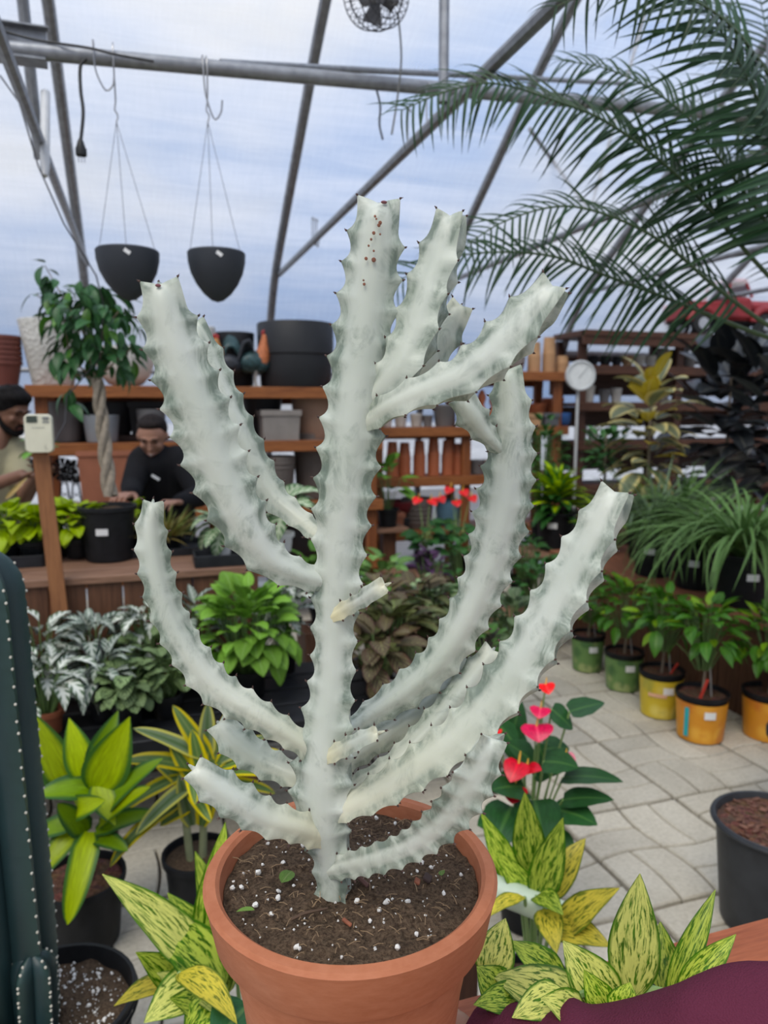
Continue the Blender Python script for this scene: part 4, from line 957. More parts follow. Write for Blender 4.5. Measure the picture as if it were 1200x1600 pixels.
def grass(name, label, p, potr, poth, meshes, n, el=(.5, 1.5), sc=(.7, 1.1), group=None, mat=m_black, rs=.6, cat='plant'):
    r = thing(name, label, cat, p, 0, group); nursery_pot(r, potr, poth, mat, .8, True, 24)
    for i in range(n):
        az = U(0, 6.283); t = math.sqrt(U(0, 1)); d = ldir(az, 0)
        put_leaf(random.choice(meshes), r, d*t*potr*rs+Vector((0, 0, poth-.02)), az+U(-.4, .4), el[1]+(el[0]-el[1])*t+U(-.15, .15), U(-.5, .5), U(*sc), 'blade')
    return r
p, k = spot(258, DZ+.008, 3.45); grass('grassy_plant', 'feathery yellow-green grassy plant in a black bowl right of the braided tree', p, .085, .075, ms_gr, 150)
p, k = spot(222, DZ+.008, 3.50); on_table('lime_pothos', 'small lime plant half hidden behind the braided tree pot', 208, 3.62, ms_ltl, 30, .08, .07)
m_sil = leaf_veins('caladium_leaf', (.10, .19, .08), (.50, .56, .40), 5, 1.4, .5, None, .5, .25, .25)
ms_sil = mset(4, .13, .075, m_sil, .9, .2, 'heart', wave=.06)
on_table('caladium', 'pale caladium drooping at the front edge beside the broad left cactus arm', 350, 3.24, ms_sil, 22, .08, .09, .06, .09, z0=0, el=(-.7, .8), mat=m_wpot)
on_table('caladium', 'white and green caladium in a white pot behind the left cactus arms', 438, 3.30, ms_sil, 26, .12, .13, .062, .09, z0=0, mat=m_wpot)
tray('small black tray at the right end of the plank table by the cactus trunk', .18, .38, 3.05, 3.2, DZ, .05)

# braided fig tree
p, k = spot(172, DZ, 3.36); kk = (p+Vector((0, 0, .5))-CAM).dot(FW)/F_PX
fig = thing('braided_fig', 'braided-trunk weeping fig tree in a black pot on the plank table', 'tree', p)
nursery_pot(fig, 43*kk, 78*kk*1.12, m_black, .82, True, 36); price_tag(fig, 43*kk, 78*kk*1.12, AZC(p)-.25, 50*kk, .05, .028, .82)
TB = at(172, 775, kk*F_PX)-p; TT = at(152, 590, kk*F_PX)-p
for j in range(3):
    path = []
    for i in range(40):
        s = i/39; a = s*9.5+j*2.094; c = TB.lerp(TT, s); rr = .016
        path.append(c+Vector((math.cos(a)*rr, math.sin(a)*rr, 0)))
    mb = MB(); mb.tube(path, [.0175-.005*i/39 for i in range(40)], 8); obj('braid_stem', mb, plain('fig_bark', (.26, .22, .17), .8, .25, 50), fig)
m_fig = leaf_plain('fig_leaf', (.045, .115, .045), None, (.08, .17, .07), .32, .5, .15); m_fig2 = leaf_plain('young_fig_leaf', (.10, .22, .05), None, None, .32, .5, .25)
ms_fig = mset(3, .095, .046, m_fig, .7, .2, 'lance', 6); ms_fig2 = mset(2, .09, .046, m_fig2, .6, .2, 'lance', 6)
def blob(cx, cy, rx, ry, n, droop=.3, ms=ms_fig, dz=.06):
    c = at(cx, cy, kk*F_PX)-p
    for i in range(n):
        v = Vector((U(-1, 1), U(-1, 1), U(-1, 1)))
        while v.length > 1: v = Vector((U(-1, 1), U(-1, 1), U(-1, 1)))
        v = v.normalized()*v.length**.6; q = c+Vector((v.x*rx*kk, v.y*rx*kk, v.z*ry*kk))
        put_leaf(random.choice(ms_fig2 if U(0, 1) < .12 else ms), fig, q, math.atan2(-v.x, v.y)+U(-.7, .7), U(-1.2, .25)-droop*.3, U(-.5, .5), U(.75, 1.1))
blob(140, 500, 62, 62, 130); blob(175, 530, 45, 55, 70, .6); blob(115, 555, 30, 40, 34, .8); blob(95, 480, 28, 30, 26); blob(150, 470, 45, 28, 26)
blob(72, 425, 10, 14, 7); blob(88, 445, 12, 10, 7); blob(55, 462, 8, 8, 4); blob(108, 620, 8, 22, 7, .9)
mb = MB()
for (x0, y0, x1, y1, x2, y2) in ((150, 592, 130, 520, 70, 415), (152, 592, 160, 520, 190, 480), (150, 595, 110, 560, 100, 500), (150, 560, 120, 500, 55, 460), (152, 592, 185, 560, 205, 545), (148, 592, 118, 585, 106, 620)):
    mb.tube([at(x0, y0, kk*F_PX)-p, at(x1, y1, kk*F_PX)-p, at(x2, y2, kk*F_PX)-p], [.006, .004, .002], 6)
obj('twigs', mb, m_brownstem, fig)

# thermostat on its wooden stake
p, k = spot(78, 0, 2.99); d0 = (onY(78, 820, 2.99)-CAM).dot(FW)
th = thing('thermostat_post', 'cream digital thermostat on a brown wooden stake in front of the plank table', 'thermostat', (p.x, 2.985, 0))
top = onY(63, 705, 2.985); bot = onY(94, 955, 2.985); ztop = top.z
dx = (bot.x-top.x)/(top.z-bot.z)
mb = MB(); n_ = 2
w_ = .055
vs = [(sx*w_/2+x_, sy*.009, z_) for (x_, z_) in ((top.x-p.x+dx*(ztop), 0.0), (top.x-p.x, ztop)) for sx, sy in ((-1, -1), (1, -1), (1, 1), (-1, 1))]
mb.add(vs, [(3, 2, 1, 0), (4, 5, 6, 7), (0, 1, 5, 4), (1, 2, 6, 5), (2, 3, 7, 6), (3, 0, 4, 7)]); obj('stake', mb, wood('stake_wood', (.27, .115, .045), (.16, .06, .025), 2), th, False)
c = onY(63, 677, 2.985); m_cream = plain('cream_plastic', (.66, .64, .50), .4, .04)
mb = MB(); kx = d0/F_PX; bw, bh = 39*kx, 58*kx
outl = []
for cx, cz, a0 in ((1, 1, 0), (-1, 1, 90), (-1, -1, 180), (1, -1, 270)):
    for i in range(6): a = R(a0+i*18); outl.append((cx*(bw/2-.018)+.018*math.cos(a), cz*(bh/2-.018)+.018*math.sin(a)))
m_ = len(outl); vs = [(x, yy, z) for yy in (0, -.03) for x, z in outl]+[(x*.93, -.036, z*.95) for x, z in outl]; fs = [tuple(range(m_)), tuple(reversed(range(2*m_, 3*m_)))]
for l in (0, 1):
    for i in range(m_): fs.append((l*m_+(i+1) % m_, l*m_+i, (l+1)*m_+i, (l+1)*m_+(i+1) % m_))
off = Vector((c.x-p.x, -.012, c.z)); case = obj('case', MB().add(vs, fs), m_cream, th, True, off, 30)
m_lcd = plain('lcd_grey', (.05, .065, .05), .3); m_btn = plain('grey_button', (.22, .23, .22), .5)
mb = MB(); mb.box((-.02, -.037, .052), (.036, .004, .024), None, .001); obj('display', mb, m_lcd, case, False)
mb = MB(); mb.box((.026, -.037, .055), (.022, .004, .012), None, .002); mb.box((.026, -.037, .042), (.022, .003, .006), None, .001); obj('buttons', mb, m_btn, case, False)
for i, w2 in enumerate((.006, .004, .008, .005, .007)):
    mb = MB(); mb.box((-.018+i*.0085, -.0365, .022), (w2, .002, .003)); obj('lettering', mb, plain('grey_print', (.35, .35, .3), .6), case, False)
mb = MB(); mb.tube([(.022, -.037, -.04), (.018, -.037, -.052), (.03, -.037, -.058)], .0008, 4); obj('squiggle_mark', mb, plain('grey_print', (.35, .35, .3), .6), case)
mb = MB(); mb.tube([(-bw/2-.02, -.01, -.012), (-bw/2, -.01, -.012)], .004, 8); obj('side_pin', mb, m_white, case)
# cable coming down to the thermostat
mb = MB(); mb.tube([at(0, 118, 2.6), at(30, 160, 2.6), at(60, 260, 2.65), at(100, 350, 2.7), at(150, 430, 2.85), at(163, 480, 3.0), at(155, 560, 3.1), at(104, 620, 3.12), at(102, 660, 3.1), at(85, 690, 3.05)], .003, 6)
cbl = tag(obj('control_cable', mb, plain('grey_cable', (.05, .05, .055), .5), None), 'thin dark cable sagging past the braided tree to the thermostat', 'cable')

# ================================================================ FAR PLANTS
G3 = 'plants beyond the rack'
m_g1 = leaf_plain('fresh_green_leaf', (.13, .27, .06), None, (.2, .35, .1), .4); m_g2 = leaf_plain('mid_green_leaf', (.05, .13, .04), None, (.09, .2, .07), .38)
m_pur = leaf_plain('purple_leaf', (.07, .035, .075), None, (.12, .06, .12), .45); m_stripe = leaf_veins('striped_green_leaf', (.09, .22, .05), (.33, .46, .20), 7, 1.4, .7, None, .45, .08)
ms_g1 = mset(4, .11, .07, m_g1, .9, .2, 'heart', wave=.06); ms_g2 = mset(4, .085, .045, m_g2, .8, .2, 'lance'); ms_pur = mset(4, .075, .04, m_pur, .9, .2, 'lance', wave=.1); ms_st = mset(3, .12, .07, m_stripe, .8, .2, 'oval')
def floor_plant(name, label, px, Y, z, ms, n, rx, rz, potr, poth, mat=m_black, **k): return bush_plant(name, label, px, z, Y, potr, poth, ms, n, rx, rz, mat, group=G3, **k)
r = thing('slab_stand', 'low grey block bench under the striped green and purple plants', 'bench', (1.95, 4.1, 0))
board(r, 'top', (1.95, 4.1, .22), (1.15, .42, .04), m_deck); board(r, 'leg', (1.5, 4.1, .1), (.08, .36, .2), m_skirt); board(r, 'leg', (2.4, 4.1, .1), (.08, .36, .2), m_skirt)
floor_plant('striped_foliage_plant', 'bright striped green foliage plant right behind the cactus trunk', 598, 4.05, .24, ms_st, 46, .2, .18, .08, .12)
floor_plant('green_foliage_plant', 'fresh green heart-leaved plant peeking left of the cactus trunk', 505, 3.9, .30, ms_g1, 40, .2, .2, .08, .12)
r = thing('low_block', 'small block below the heart-leaved plant behind the trunk', 'block', (spot(505, .2, 3.9)[0].x, 3.9, 0)); board(r, 'top', (r.location.x, 3.9, .15), (.25, .25, .3), m_skirt)
floor_plant('purple_foliage_plant', 'dark purple leafy plant beside the striped green plant', 668, 4.12, .24, ms_pur, 70, .15, .18, .07, .12)
fp, k = spot(600, .955, 5.35)
floor_plant('broad_leaf_plant', 'pale green broad-leaved plant on a stand left of the terracotta stacks', 606, 5.2, .62, mset(3, .17, .09, m_g1, .6, .2, 'lance'), 22, .17, .26, .08, .14)
r = thing('wood_stand', 'tall wooden stand under the pale broad-leaved plant', 'stand', (spot(606, .6, 5.2)[0].x, 5.2, 0)); board(r, 'top', (r.location.x, 5.2, .605), (.26, .24, .03), m_deck); board(r, 'post', (r.location.x, 5.2, .295), (.1, .1, .59), m_skirt)
def far_anth(label, px, Y, z, flx):
    p, k = spot(px, z, Y); dd = (p-CAM).dot(FW); lv = []
    for i in range(22):
        a = i*2.4; e = U(-.2, .9); b = p+Vector((-math.sin(a)*U(.03, .1), math.cos(a)*U(.03, .1), U(.16, .36))); lv.append((b, b+ldir(a, -.2)*U(.09, .13), U(.07, .09), .5, .5))
    fl = [(at(x, y, dd), at(x+dx_, y+10, dd-.05), .075, m_coral) for x, y, dx_ in flx]
    return anthurium(label, p, .075, .14, lv, fl)
r = thing('plank_box', 'low plank box under the two red anthuriums', 'box', (spot(690, .3, 4.8)[0].x, 4.8, 0)); board(r, 'top', (r.location.x, 4.8, .335), (.8, .4, .03), m_deck); board(r, 'front_board', (r.location.x, 4.61, .16), (.78, .02, .32), m_skirt); board(r, 'back_board', (r.location.x, 4.99, .16), (.78, .02, .32), m_skirt)
far_anth('red-flowered anthurium below the terracotta stacks', 664, 4.8, .35, ((655, 778, -8), (672, 780, 10), (686, 776, 8)))
far_anth('red-flowered anthurium nearest the upright right cactus arm', 715, 4.75, .35, ((705, 762, -8), (722, 766, 8), (735, 775, 8), (712, 782, 4)))
floor_plant('green_foliage_plant', 'mid green bushy plant under the red anthuriums', 725, 4.45, .0, ms_g2, 90, .22, .30, .1, .22)
floor_plant('green_foliage_plant', 'leafy green plant low behind the big right cactus arm', 838, 4.0, .0, ms_g2, 110, .22, .26, .1, .2)
floor_plant('green_foliage_plant', 'leafy green plant above it beside the round lime-leaved pot', 815, 4.4, .2, ms_g2, 70, .18, .22, .09, .16)
r = thing('low_block', 'small block below the leafy plant beside the round lime-leaved pot', 'block', (spot(815, .1, 4.4)[0].x, 4.4, 0)); board(r, 'top', (r.location.x, 4.4, .1), (.25, .22, .2), m_skirt)
floor_plant('green_foliage_plant', 'upright dark green plant in front of the pot shelf end', 846, 5.05, .45, ms_g2, 130, .2, .42, .09, .16, cz=.42)
# round lime dracaena
m_ld = leaf_plain('lime_centre_leaf', (.45, .58, .07), (.06, .17, .04), None, .35, .4, .25, (.35, .75)); m_ldd = leaf_plain('dark_dracaena_leaf', (.035, .10, .03), (.05, .15, .04), None, .35)
p, k = spot(868, .45, 4.78); ld = thing('lime_dracaena', 'round compact plant with lime-centred leaves in a black pot near the pot shelf', 'plant', p)
nursery_pot(ld, .15, .29); price_tag(ld, .15, .29, AZC(p)-.2, .2, .07, .04)
rosette(ld, mset(3, .24, .09, m_ldd, .7, .2, 'lance'), 24, (0, 0, .28), .05, .10, (.7, -.2), (.9, 1.0))
rosette(ld, mset(3, .22, .095, m_ld, .7, .2, 'lance'), 46, (0, 0, .34), .06, .16, (1.4, .1), (.8, 1.05))
p, k = spot(938, .5, 4.35); l2 = thing('lime_dracaena', 'smaller lime-striped dracaena at the far end of the plank stage', 'plant', p); nursery_pot(l2, .09, .17)
rosette(l2, mset(3, .24, .07, m_ld, .8, .2, 'lance'), 20, (0, 0, .2), .03, .1, (1.2, .0), (.8, 1.0))

# ================================================================ RIGHT STAGE: grassy plants in black pots
m_pony = leaf_plain('pony_blade', (.14, .25, .085), (.24, .34, .16), None, .45, .35, .2, (.6, .95))
ms_pony = [leaf_mesh('blade', .68, .019, m_pony, a, .35, 12, 'grass') for a in (1.5, 2.0, 2.5, 2.9)]
m_pony2 = leaf_plain('grey_blade', (.13, .18, .11), None, None, .5)
ms_pony2 = [leaf_mesh('blade', .40, .014, m_pony2, a, .35, 9, 'grass') for a in (.9, 1.5, 2.2)]
G4 = 'grassy plants on the plank stage'
def stage_grass(label, px, Y, potr, poth, ms, n, sc, el=(.5, 1.5), tagaz=0.0):
    p, k = spot(px, RTZ, Y); r = grass('ponytail_plant', label, p, potr, poth, ms, n, el, sc, G4, rs=.35)
    price_tag(r, potr, poth, AZC(p)+tagaz, poth*.62, .06, .035); return r
stage_grass('largest grassy plant with long arching leaves at the right edge of the stage', 1158, 2.95, .145, .27, ms_pony, 220, (.8, 1.2), (.9, 1.55), .35)
stage_grass('middle grassy plant in a black pot on the plank stage', 1085, 3.32, .125, .25, ms_pony, 140, (.7, 1.0), (.8, 1.5), -.1)
stage_grass('grey-green grassy plant furthest along the stage, with a white tag', 1020, 3.66, .13, .26, ms_pony2, 150, (1.0, 1.6), (.9, 1.55), -.2)
p, k = spot(1060, RTZ, 3.75); r = grass('ponytail_plant', 'upright fresh green grassy plant behind the middle black pot', p, .11, .35, [leaf_mesh('blade', .42, .022, m_pony, a, .35, 9, 'grass') for a in (.6, 1.2, 1.8)], 90, (.7, 1.5), (.8, 1.15), G4, rs=.3)
# tall variegated rubber plant and others behind
def leafy_tree(name, label, px, Y, z0, potr, poth, htot, ms, n, crown0, rx, mat=m_black, jitter=.6, el=(-.2, 1.0), stemr=.012, sc=(.8, 1.15), cat='plant'):
    p, k = spot(px, z0, Y); r = thing(name, label, cat, p); nursery_pot(r, potr, poth, mat); mb = MB(); mb.tube([(0, 0, poth-.03), (.01, .01, htot*.5), (0, 0, htot)], [stemr*1.3, stemr, stemr*.5], 8); obj('stem', mb, m_brownstem, r)
    for i in range(n):
        t = i/(n-1); az = i*2.4+U(-.3, .3); zz = crown0+(htot-crown0)*t; rad = rx*U(.05, .5)
        put_leaf(random.choice(ms), r, ldir(az, 0)*rad+Vector((0, 0, zz)), az+U(-jitter, jitter), el[0]+(el[1]-el[0])*t+U(-.3, .3), U(-.3, .3), U(*sc))
    return r
m_var = leaf_plain('cream_edged_leaf', (.17, .19, .12), (.58, .50, .24), None, .4, .4, .2, (.45, .75)); m_vy = leaf_plain('yellow_leaf', (.55, .44, .10), None, (.6, .5, .2), .4)
leafy_tree('variegated_rubber_plant', 'rubber plant with cream and yellow edged leaves in front of the dark shelf', 1005, 4.1, RTZ, .12, .24, 1.2, mset(3, .24, .12, m_var, .9, .15, 'oval')+mset(1, .22, .10, m_vy, 1.2, .2, 'oval'), 60, .5, .25)
leafy_tree('small_topiary', 'small round-headed tree on a thin trunk below the white dial', 940, 4.55, .5, .08, .15, .82, mset(3, .09, .055, m_g2, .6, .2, 'oval'), 80, .58, .28, cat='tree')
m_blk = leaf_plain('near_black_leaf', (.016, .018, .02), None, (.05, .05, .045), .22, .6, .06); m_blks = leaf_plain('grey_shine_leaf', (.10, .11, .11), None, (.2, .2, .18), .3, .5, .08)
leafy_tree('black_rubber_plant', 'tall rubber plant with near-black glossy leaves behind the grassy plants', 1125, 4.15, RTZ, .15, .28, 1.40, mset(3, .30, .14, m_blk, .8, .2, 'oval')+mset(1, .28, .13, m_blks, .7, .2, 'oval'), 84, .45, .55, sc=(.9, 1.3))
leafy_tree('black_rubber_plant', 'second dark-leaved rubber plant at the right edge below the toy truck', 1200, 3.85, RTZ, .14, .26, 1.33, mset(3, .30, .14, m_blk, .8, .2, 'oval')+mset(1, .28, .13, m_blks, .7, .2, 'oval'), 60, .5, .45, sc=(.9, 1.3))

# ================================================================ CITRUS IN PRINTED POTS ON THE FLOOR
m_cit = leaf_plain('citrus_leaf', (.075, .19, .035), None, (.15, .28, .07), .3, .5, .25); m_cit2 = leaf_plain('young_citrus_leaf', (.20, .33, .05), None, None, .3, .5, .25)
ms_cit = mset(3, .105, .054, m_cit, .7, .2, 'lance', 6)+mset(1, .10, .052, m_cit2, .6, .2, 'lance', 6)
def print_mat(name, base, blobs, dark, scale=9):
    t = NT(name); g = t.n('ShaderNodeTexCoord').outputs['Object']; v = t.n('ShaderNodeTexVoronoi', {'Vector': g, 'Scale': float(scale)}); n = t.noise(scale*.8, 3, .5, g)
    c = t.mix(t.ramp(v.outputs['Distance'], (.25, 1.), (.5, 0.)), base, blobs); c = t.mix(t.ramp(n, (.5, 0.), (.62, .8)), c, dark); t.col(c, .4, .4); return t.m
m_pgreen = print_mat('leafy_print', (.13, .24, .07), (.30, .36, .14), (.05, .13, .04), 14); m_pyel = print_mat('lemon_print', (.62, .46, .03), (.75, .62, .14), (.35, .33, .05), 10); m_por = print_mat('orange_print', (.66, .27, .02), (.80, .42, .05), (.55, .16, .02), 9)
m_teal = plain('teal_print', (.02, .35, .38), .5); m_pinkp = plain('pink_print', (.75, .42, .30), .5); m_redstake = plain('red_stake', (.55, .05, .03), .5)
G5 = 'fruit trees in printed pots'
def citrus(label, px, py, wpx, hpx, pm, kind, n, cr, ch, tall):
    p = onz(px, py, 0); k = (p+Vector((0, 0, .1))-CAM).dot(FW)/F_PX; r1 = wpx*k/2; h = hpx*k*1.02; p = p+Vector((0, r1*.6, 0))
    r = thing('citrus_tree', label, 'plant', p, 0, G5); nursery_pot(r, r1*.98, h, m_black, .84, True, 32, m_bark)
    mb = MB(); sl_ = [(r1*.84-.004+(r1*.98-r1*.84)*t+.006, h*t) for t in (.02, .3, .6, .86)]; mb.lathe(sl_, 40, closed_ends=False); slv = obj('printed_sleeve', mb, pm, r)
    price_tag(r, r1*.98+.006, h, AZC(p)+.35, h*.66, .05, .034, .84)
    if kind == 'teal': price_tag(r, r1*.98+.007, h, AZC(p)-.55, h*.45, .022, h*.62, .84, m_teal)
    if kind == 'pink':
        for j in range(7): price_tag(r, r1*.98+.007, h, AZC(p)-.5+j*.12, h*.55, .010, .018, .84, m_pinkp).name = 'print_letter'
        mb = MB(); mb.tube([(.03, -.02, h-.03), (.05, -.05, h+.04)], .006, 6); obj('red_stake', mb, m_redstake, r)
    if kind == 'teal': mb = MB(); mb.tube([(-.03, -.02, h-.03), (-.01, -.04, h+.07)], .007, 6); obj('red_stake', mb, m_redstake, r)
    mb = MB(); mb.tube([(0, 0, h-.03), (.01, 0, h+tall*.5), (.0, .01, h+tall)], [.007, .006, .004], 8); obj('stem', mb, m_brownstem, r)
    mb = MB(); mb.tube([(.035, -.02, h-.03), (.015, -.01, h+tall*.8)], .004, 6); obj('support_stake', mb, plain('grey_stake', (.30, .28, .26), .6), r)
    bush(r, ms_cit, n, (0, 0, h+tall), cr, ch, (-.6, .8), (.75, 1.15), .4, 1.0, m_stem, (0, 0, h+tall*.4)); return r
citrus('fruit tree in a green leaf-printed pot nearest the big cactus arm', 926, 1050, 52, 58, m_pgreen, '', 60, .16, .17, .16)
citrus('fruit tree in a green printed pot second in the row from the cactus arm', 984, 1080, 60, 60, m_pgreen, '', 75, .19, .19, .19)
citrus('fruit tree in a yellow lemon-printed pot in the middle of the row', 1044, 1122, 68, 72, m_pyel, 'pink', 75, .17, .16, .24)
citrus('fruit tree in an orange-printed pot with a teal stripe', 1110, 1160, 80, 74, m_por, 'teal', 85, .18, .16, .26)
citrus('fruit tree in an orange-printed pot cut by the right edge of the view', 1215, 1158, 78, 74, m_por, '', 70, .18, .17, .22)
# ================================================================ POTS AND PLANTERS ON THE SHELVES
def planter(name, label, px, z, Y, wpx, hpx, mat, shape='taper', taper=.75, group=None, cat='planter', n=36, band=None, rz=0, tilt=0):
    """empty planter on a shelf; px = column of its centre, wpx/hpx its size in the photo"""
    p, k = spot(px, z, Y); r1 = wpx*k/2; h = hpx*k; r = thing(name, label, cat, p, rz, group)
    if shape == 'taper': pr = [(r1*taper*.92, 0), (r1*taper, .01), (r1*.97, h*.88), (r1*1.0, h*.90), (r1, h-.004), (r1-.004, h), (r1-.018, h), (r1-.02, h-.02), (r1*taper-.02, .02)]
    elif shape == 'plain': pr = [(r1*taper*.95, 0), (r1*taper, .008), (r1, h-.004), (r1-.004, h), (r1-.016, h), (r1-.02, h-.02), (r1*taper-.016, .02)]
    elif shape == 'bowl': pr = [(r1*.25, 0), (r1*.55, h*.06), (r1*.8, h*.28), (r1*.94, h*.58), (r1, h*.9), (r1, h-.003), (r1-.012, h), (r1-.016, h-.02), (r1*.7, h*.25), (r1*.3, .03)]
    elif shape == 'drum': pr = [(r1*.90, 0), (r1*.93, .01), (r1*.955, h*.5), (r1*.99, h*.52), (r1, h-.01), (r1-.008, h), (r1-.03, h), (r1-.035, h-.03), (r1*.88, .03)]
    elif shape == 'round': pr = [(r1*.6, 0), (r1*.72, h*.05), (r1*.9, h*.3), (r1, h*.75), (r1, h-.004), (r1-.012, h), (r1-.018, h-.02), (r1*.6, .03)]
    if shape == 'box':
        mb = MB(); t = .012; w = r1; wb = r1*taper
        out_ = [(wb, 0), (w, h)]; vs = []
        for rr, zz in ((wb, 0), (w, h), (w-t, h), (wb-t, t)): vs += [(-rr, -rr*.9, zz), (rr, -rr*.9, zz), (rr, rr*.9, zz), (-rr, rr*.9, zz)]
        fs = [(3, 2, 1, 0), (12, 13, 14, 15)]
        for l in range(3):
            for i in range(4): fs.append((l*4+i, l*4+(i+1) % 4, (l+1)*4+(i+1) % 4, (l+1)*4+i))
        mb.add(vs, fs); obj('body', mb, mat, r, False)
        mb = MB()
        for s_ in (-1, 1): mb.box((0, s_*(w*.9), h-.02), (w*2+.02, .012, .04), None, .003); mb.box((s_*w, 0, h-.02), (.012, w*1.8, .04), None, .003)
        obj('rim', mb, mat, r, False); return r
    mb = MB(); mb.lathe(pr, n); obj('body', mb, mat, r)
    if band:
        mb = MB()
        for f in band:
            rr = r1*taper+(r1-r1*taper)*f; mb.tube([(rr*1.005*math.cos(a), rr*1.005*math.sin(a), h*f) for a in np.linspace(0, 6.283, n+1)], .006, 6)
        obj('bands', mb, mat, r); return r
    return r
m_offw = plain('offwhite_stoneware', (.62, .60, .55), .65, .07, 9, 0, .3, .3); m_blackp = plain('black_planter', (.018, .019, .022), .5, .25, 8); m_dgrey = plain('dark_grey_planter', (.022, .023, .026), .55, .15, 6, 0, .3)
m_greyp = plain('grey_planter', (.17, .165, .165), .6, .12, 6); m_bluegrey = plain('blue_grey_planter', (.26, .28, .30), .6, .1, 6); m_taupe = plain('taupe_planter', (.155, .13, .115), .7, .12, 7); m_sand = plain('sand_planter', (.37, .235, .165), .75, .1, 9, 0, .3, .2)
m_brownp = plain('red_brown_plastic', (.17, .05, .035), .55, .12, 14); m_terrap = plain('terracotta_plastic', (.33, .12, .065), .65, .12, 10); m_greyt = plain('grey_taupe_box', (.24, .215, .195), .75, .1, 12)
def textured_white():
    t = NT('dimpled_white'); g = t.n('ShaderNodeTexCoord').outputs['Object']; v = t.n('ShaderNodeTexVoronoi', {'Vector': g, 'Scale': 38.}); t.col(t.ramp(t.noise(6, 3, .5, g), (.3, (.52, .51, .47)), (.7, (.66, .65, .61))), .6, .3); t.bump(v.outputs['Distance'], .6, .01); return t.m
m_dimp = textured_white()
def stack(name, label, px, z, Y, wpx, hpx, mat, n, taper=.8, group='stacked terracotta pots', down=True, cat='pots'):
    """column of nested pots: every pot shows its rim; each one a thing"""
    p, k = spot(px, z, Y); r1 = wpx*k/2; H_ = hpx*k; step = H_*.5/max(1, n-1); h = H_-step*(n-1)
    for i in range(n):
        rank = 'lowest' if i == 0 else 'topmost' if i == n-1 else ('second', 'third', 'fourth', 'fifth', 'sixth', 'seventh')[i-1]+' from the bottom'
        r = thing(name, label+', '+rank, 'pot', p+Vector((0, 0, step*i)), 0, group); mb = MB()
        if down: pr = [(r1, 0), (r1, step*.72), (r1*.93, step*.76), (r1*taper, h), (r1*taper*.5, h), (r1*taper-.008, h-.008), (r1*.93-.01, step*.7), (r1-.008, 0)]
        else: pr = [(r1*taper, 0), (r1*.93, h-step*.8), (r1, h-step*.76), (r1, h), (r1-.008, h), (r1*taper-.01, .01)]
        mb.lathe(pr, 24); obj('body', mb, mat, r)
S1, S2, Y1 = 1.644, 1.284, 5.28
stack('nursery_pot', 'red-brown plastic pot in the tall stack at the left shelf end', 2, S1, Y1, 66, 76, m_brownp, 6, .75, 'red-brown stacked pots', False)
stack('nursery_pot', 'black plastic pot at the foot of the tall left stack', -12, S1, Y1+.02, 84, 40, m_blackp, 3, .8, 'black stacked pots', False) if False else None
planter('tall_planter', 'tall off-white dimpled planter left of the braided tree', 84, S1, Y1, 92, 100, m_dimp, 'plain', .66)
planter('bowl_planter', 'off-white bowl behind the braided tree crown', 197, S1, Y1, 92, 60, m_offw, 'bowl')
planter('tall_planter', 'off-white planter behind the second left cactus arm', 317, S1, Y1, 44, 92, m_offw, 'plain', .85)
planter('round_planter', 'matte black round planter behind the rooster figurines', 368, S1, Y1+.1, 62, 84, m_blackp, 'plain', .9)
planter('drum_planter', 'large charcoal drum planter at the trunk end of the top shelf', 463, S1, Y1-.02, 118, 98, m_dgrey, 'drum')
planter('tall_planter', 'grey tapered planter behind the thermostat', 102, S2, Y1, 58, 62, m_greyp, 'plain', .8)
planter('tall_planter', 'black planter between the two grey ones on the second shelf', 128, S2, Y1+.12, 52, 60, m_blackp, 'plain', .85)
planter('round_planter', 'dark grey rounded planter behind the braided trunk', 172, S2, Y1+.1, 76, 60, m_dgrey, 'round')
planter('tall_planter', 'small blue-grey planter in front of the dark rounded one', 160, S2, Y1-.12, 54, 42, m_bluegrey, 'plain', .85)
planter('box_planter', 'black square planter above the woman in black', 232, S2, Y1+.08, 54, 60, m_blackp, 'box', .85)
planter('tall_planter', 'light grey planter in front of the black square one', 238, S2, Y1-.14, 44, 50, m_greyp, 'plain', .85)
planter('box_planter', 'black tapered planter at the middle of the second shelf', 411, S2, Y1+.1, 64, 70, m_blackp, 'plain', .7)
planter('box_planter', 'small grey-taupe square planter in front of the black tapered one', 436, S2, Y1-.14, 58, 46, m_greyt, 'box', .92)
planter('tall_planter', 'large sand-coloured planter beside the cactus trunk', 492, S2, Y1, 74, 80, m_sand, 'plain', .85)
planter('bowl_planter', 'black bowl at the back of the third shelf', 425, .854, Y1+.08, 70, 60, m_blackp, 'plain', .9)
planter('tall_planter', 'taupe planter under the second shelf, left one', 432, .854, Y1-.12, 62, 70, m_taupe, 'plain', .8, band=(.75, .85))
planter('tall_planter', 'taupe planter under the second shelf, next to the trunk', 490, .854, Y1, 62, 100, m_taupe, 'plain', .85, band=(.8, .9))
planter('box_planter', 'terracotta box planter behind the braided tree pot', 178, .854, Y1-.1, 92, 90, m_terrap, 'box', .9)
planter('box_planter', 'dark brown box planter behind the terracotta one', 222, .854, Y1+.13, 70, 104, plain('dark_brown_planter', (.06, .03, .022), .6), 'box', .9)
# hidden lower shelf keeps a few big ones
planter('tall_planter', 'black planter on the lowest shelf seen left of the trunk', 470, .424, Y1, 70, 80, m_blackp, 'plain', .8)

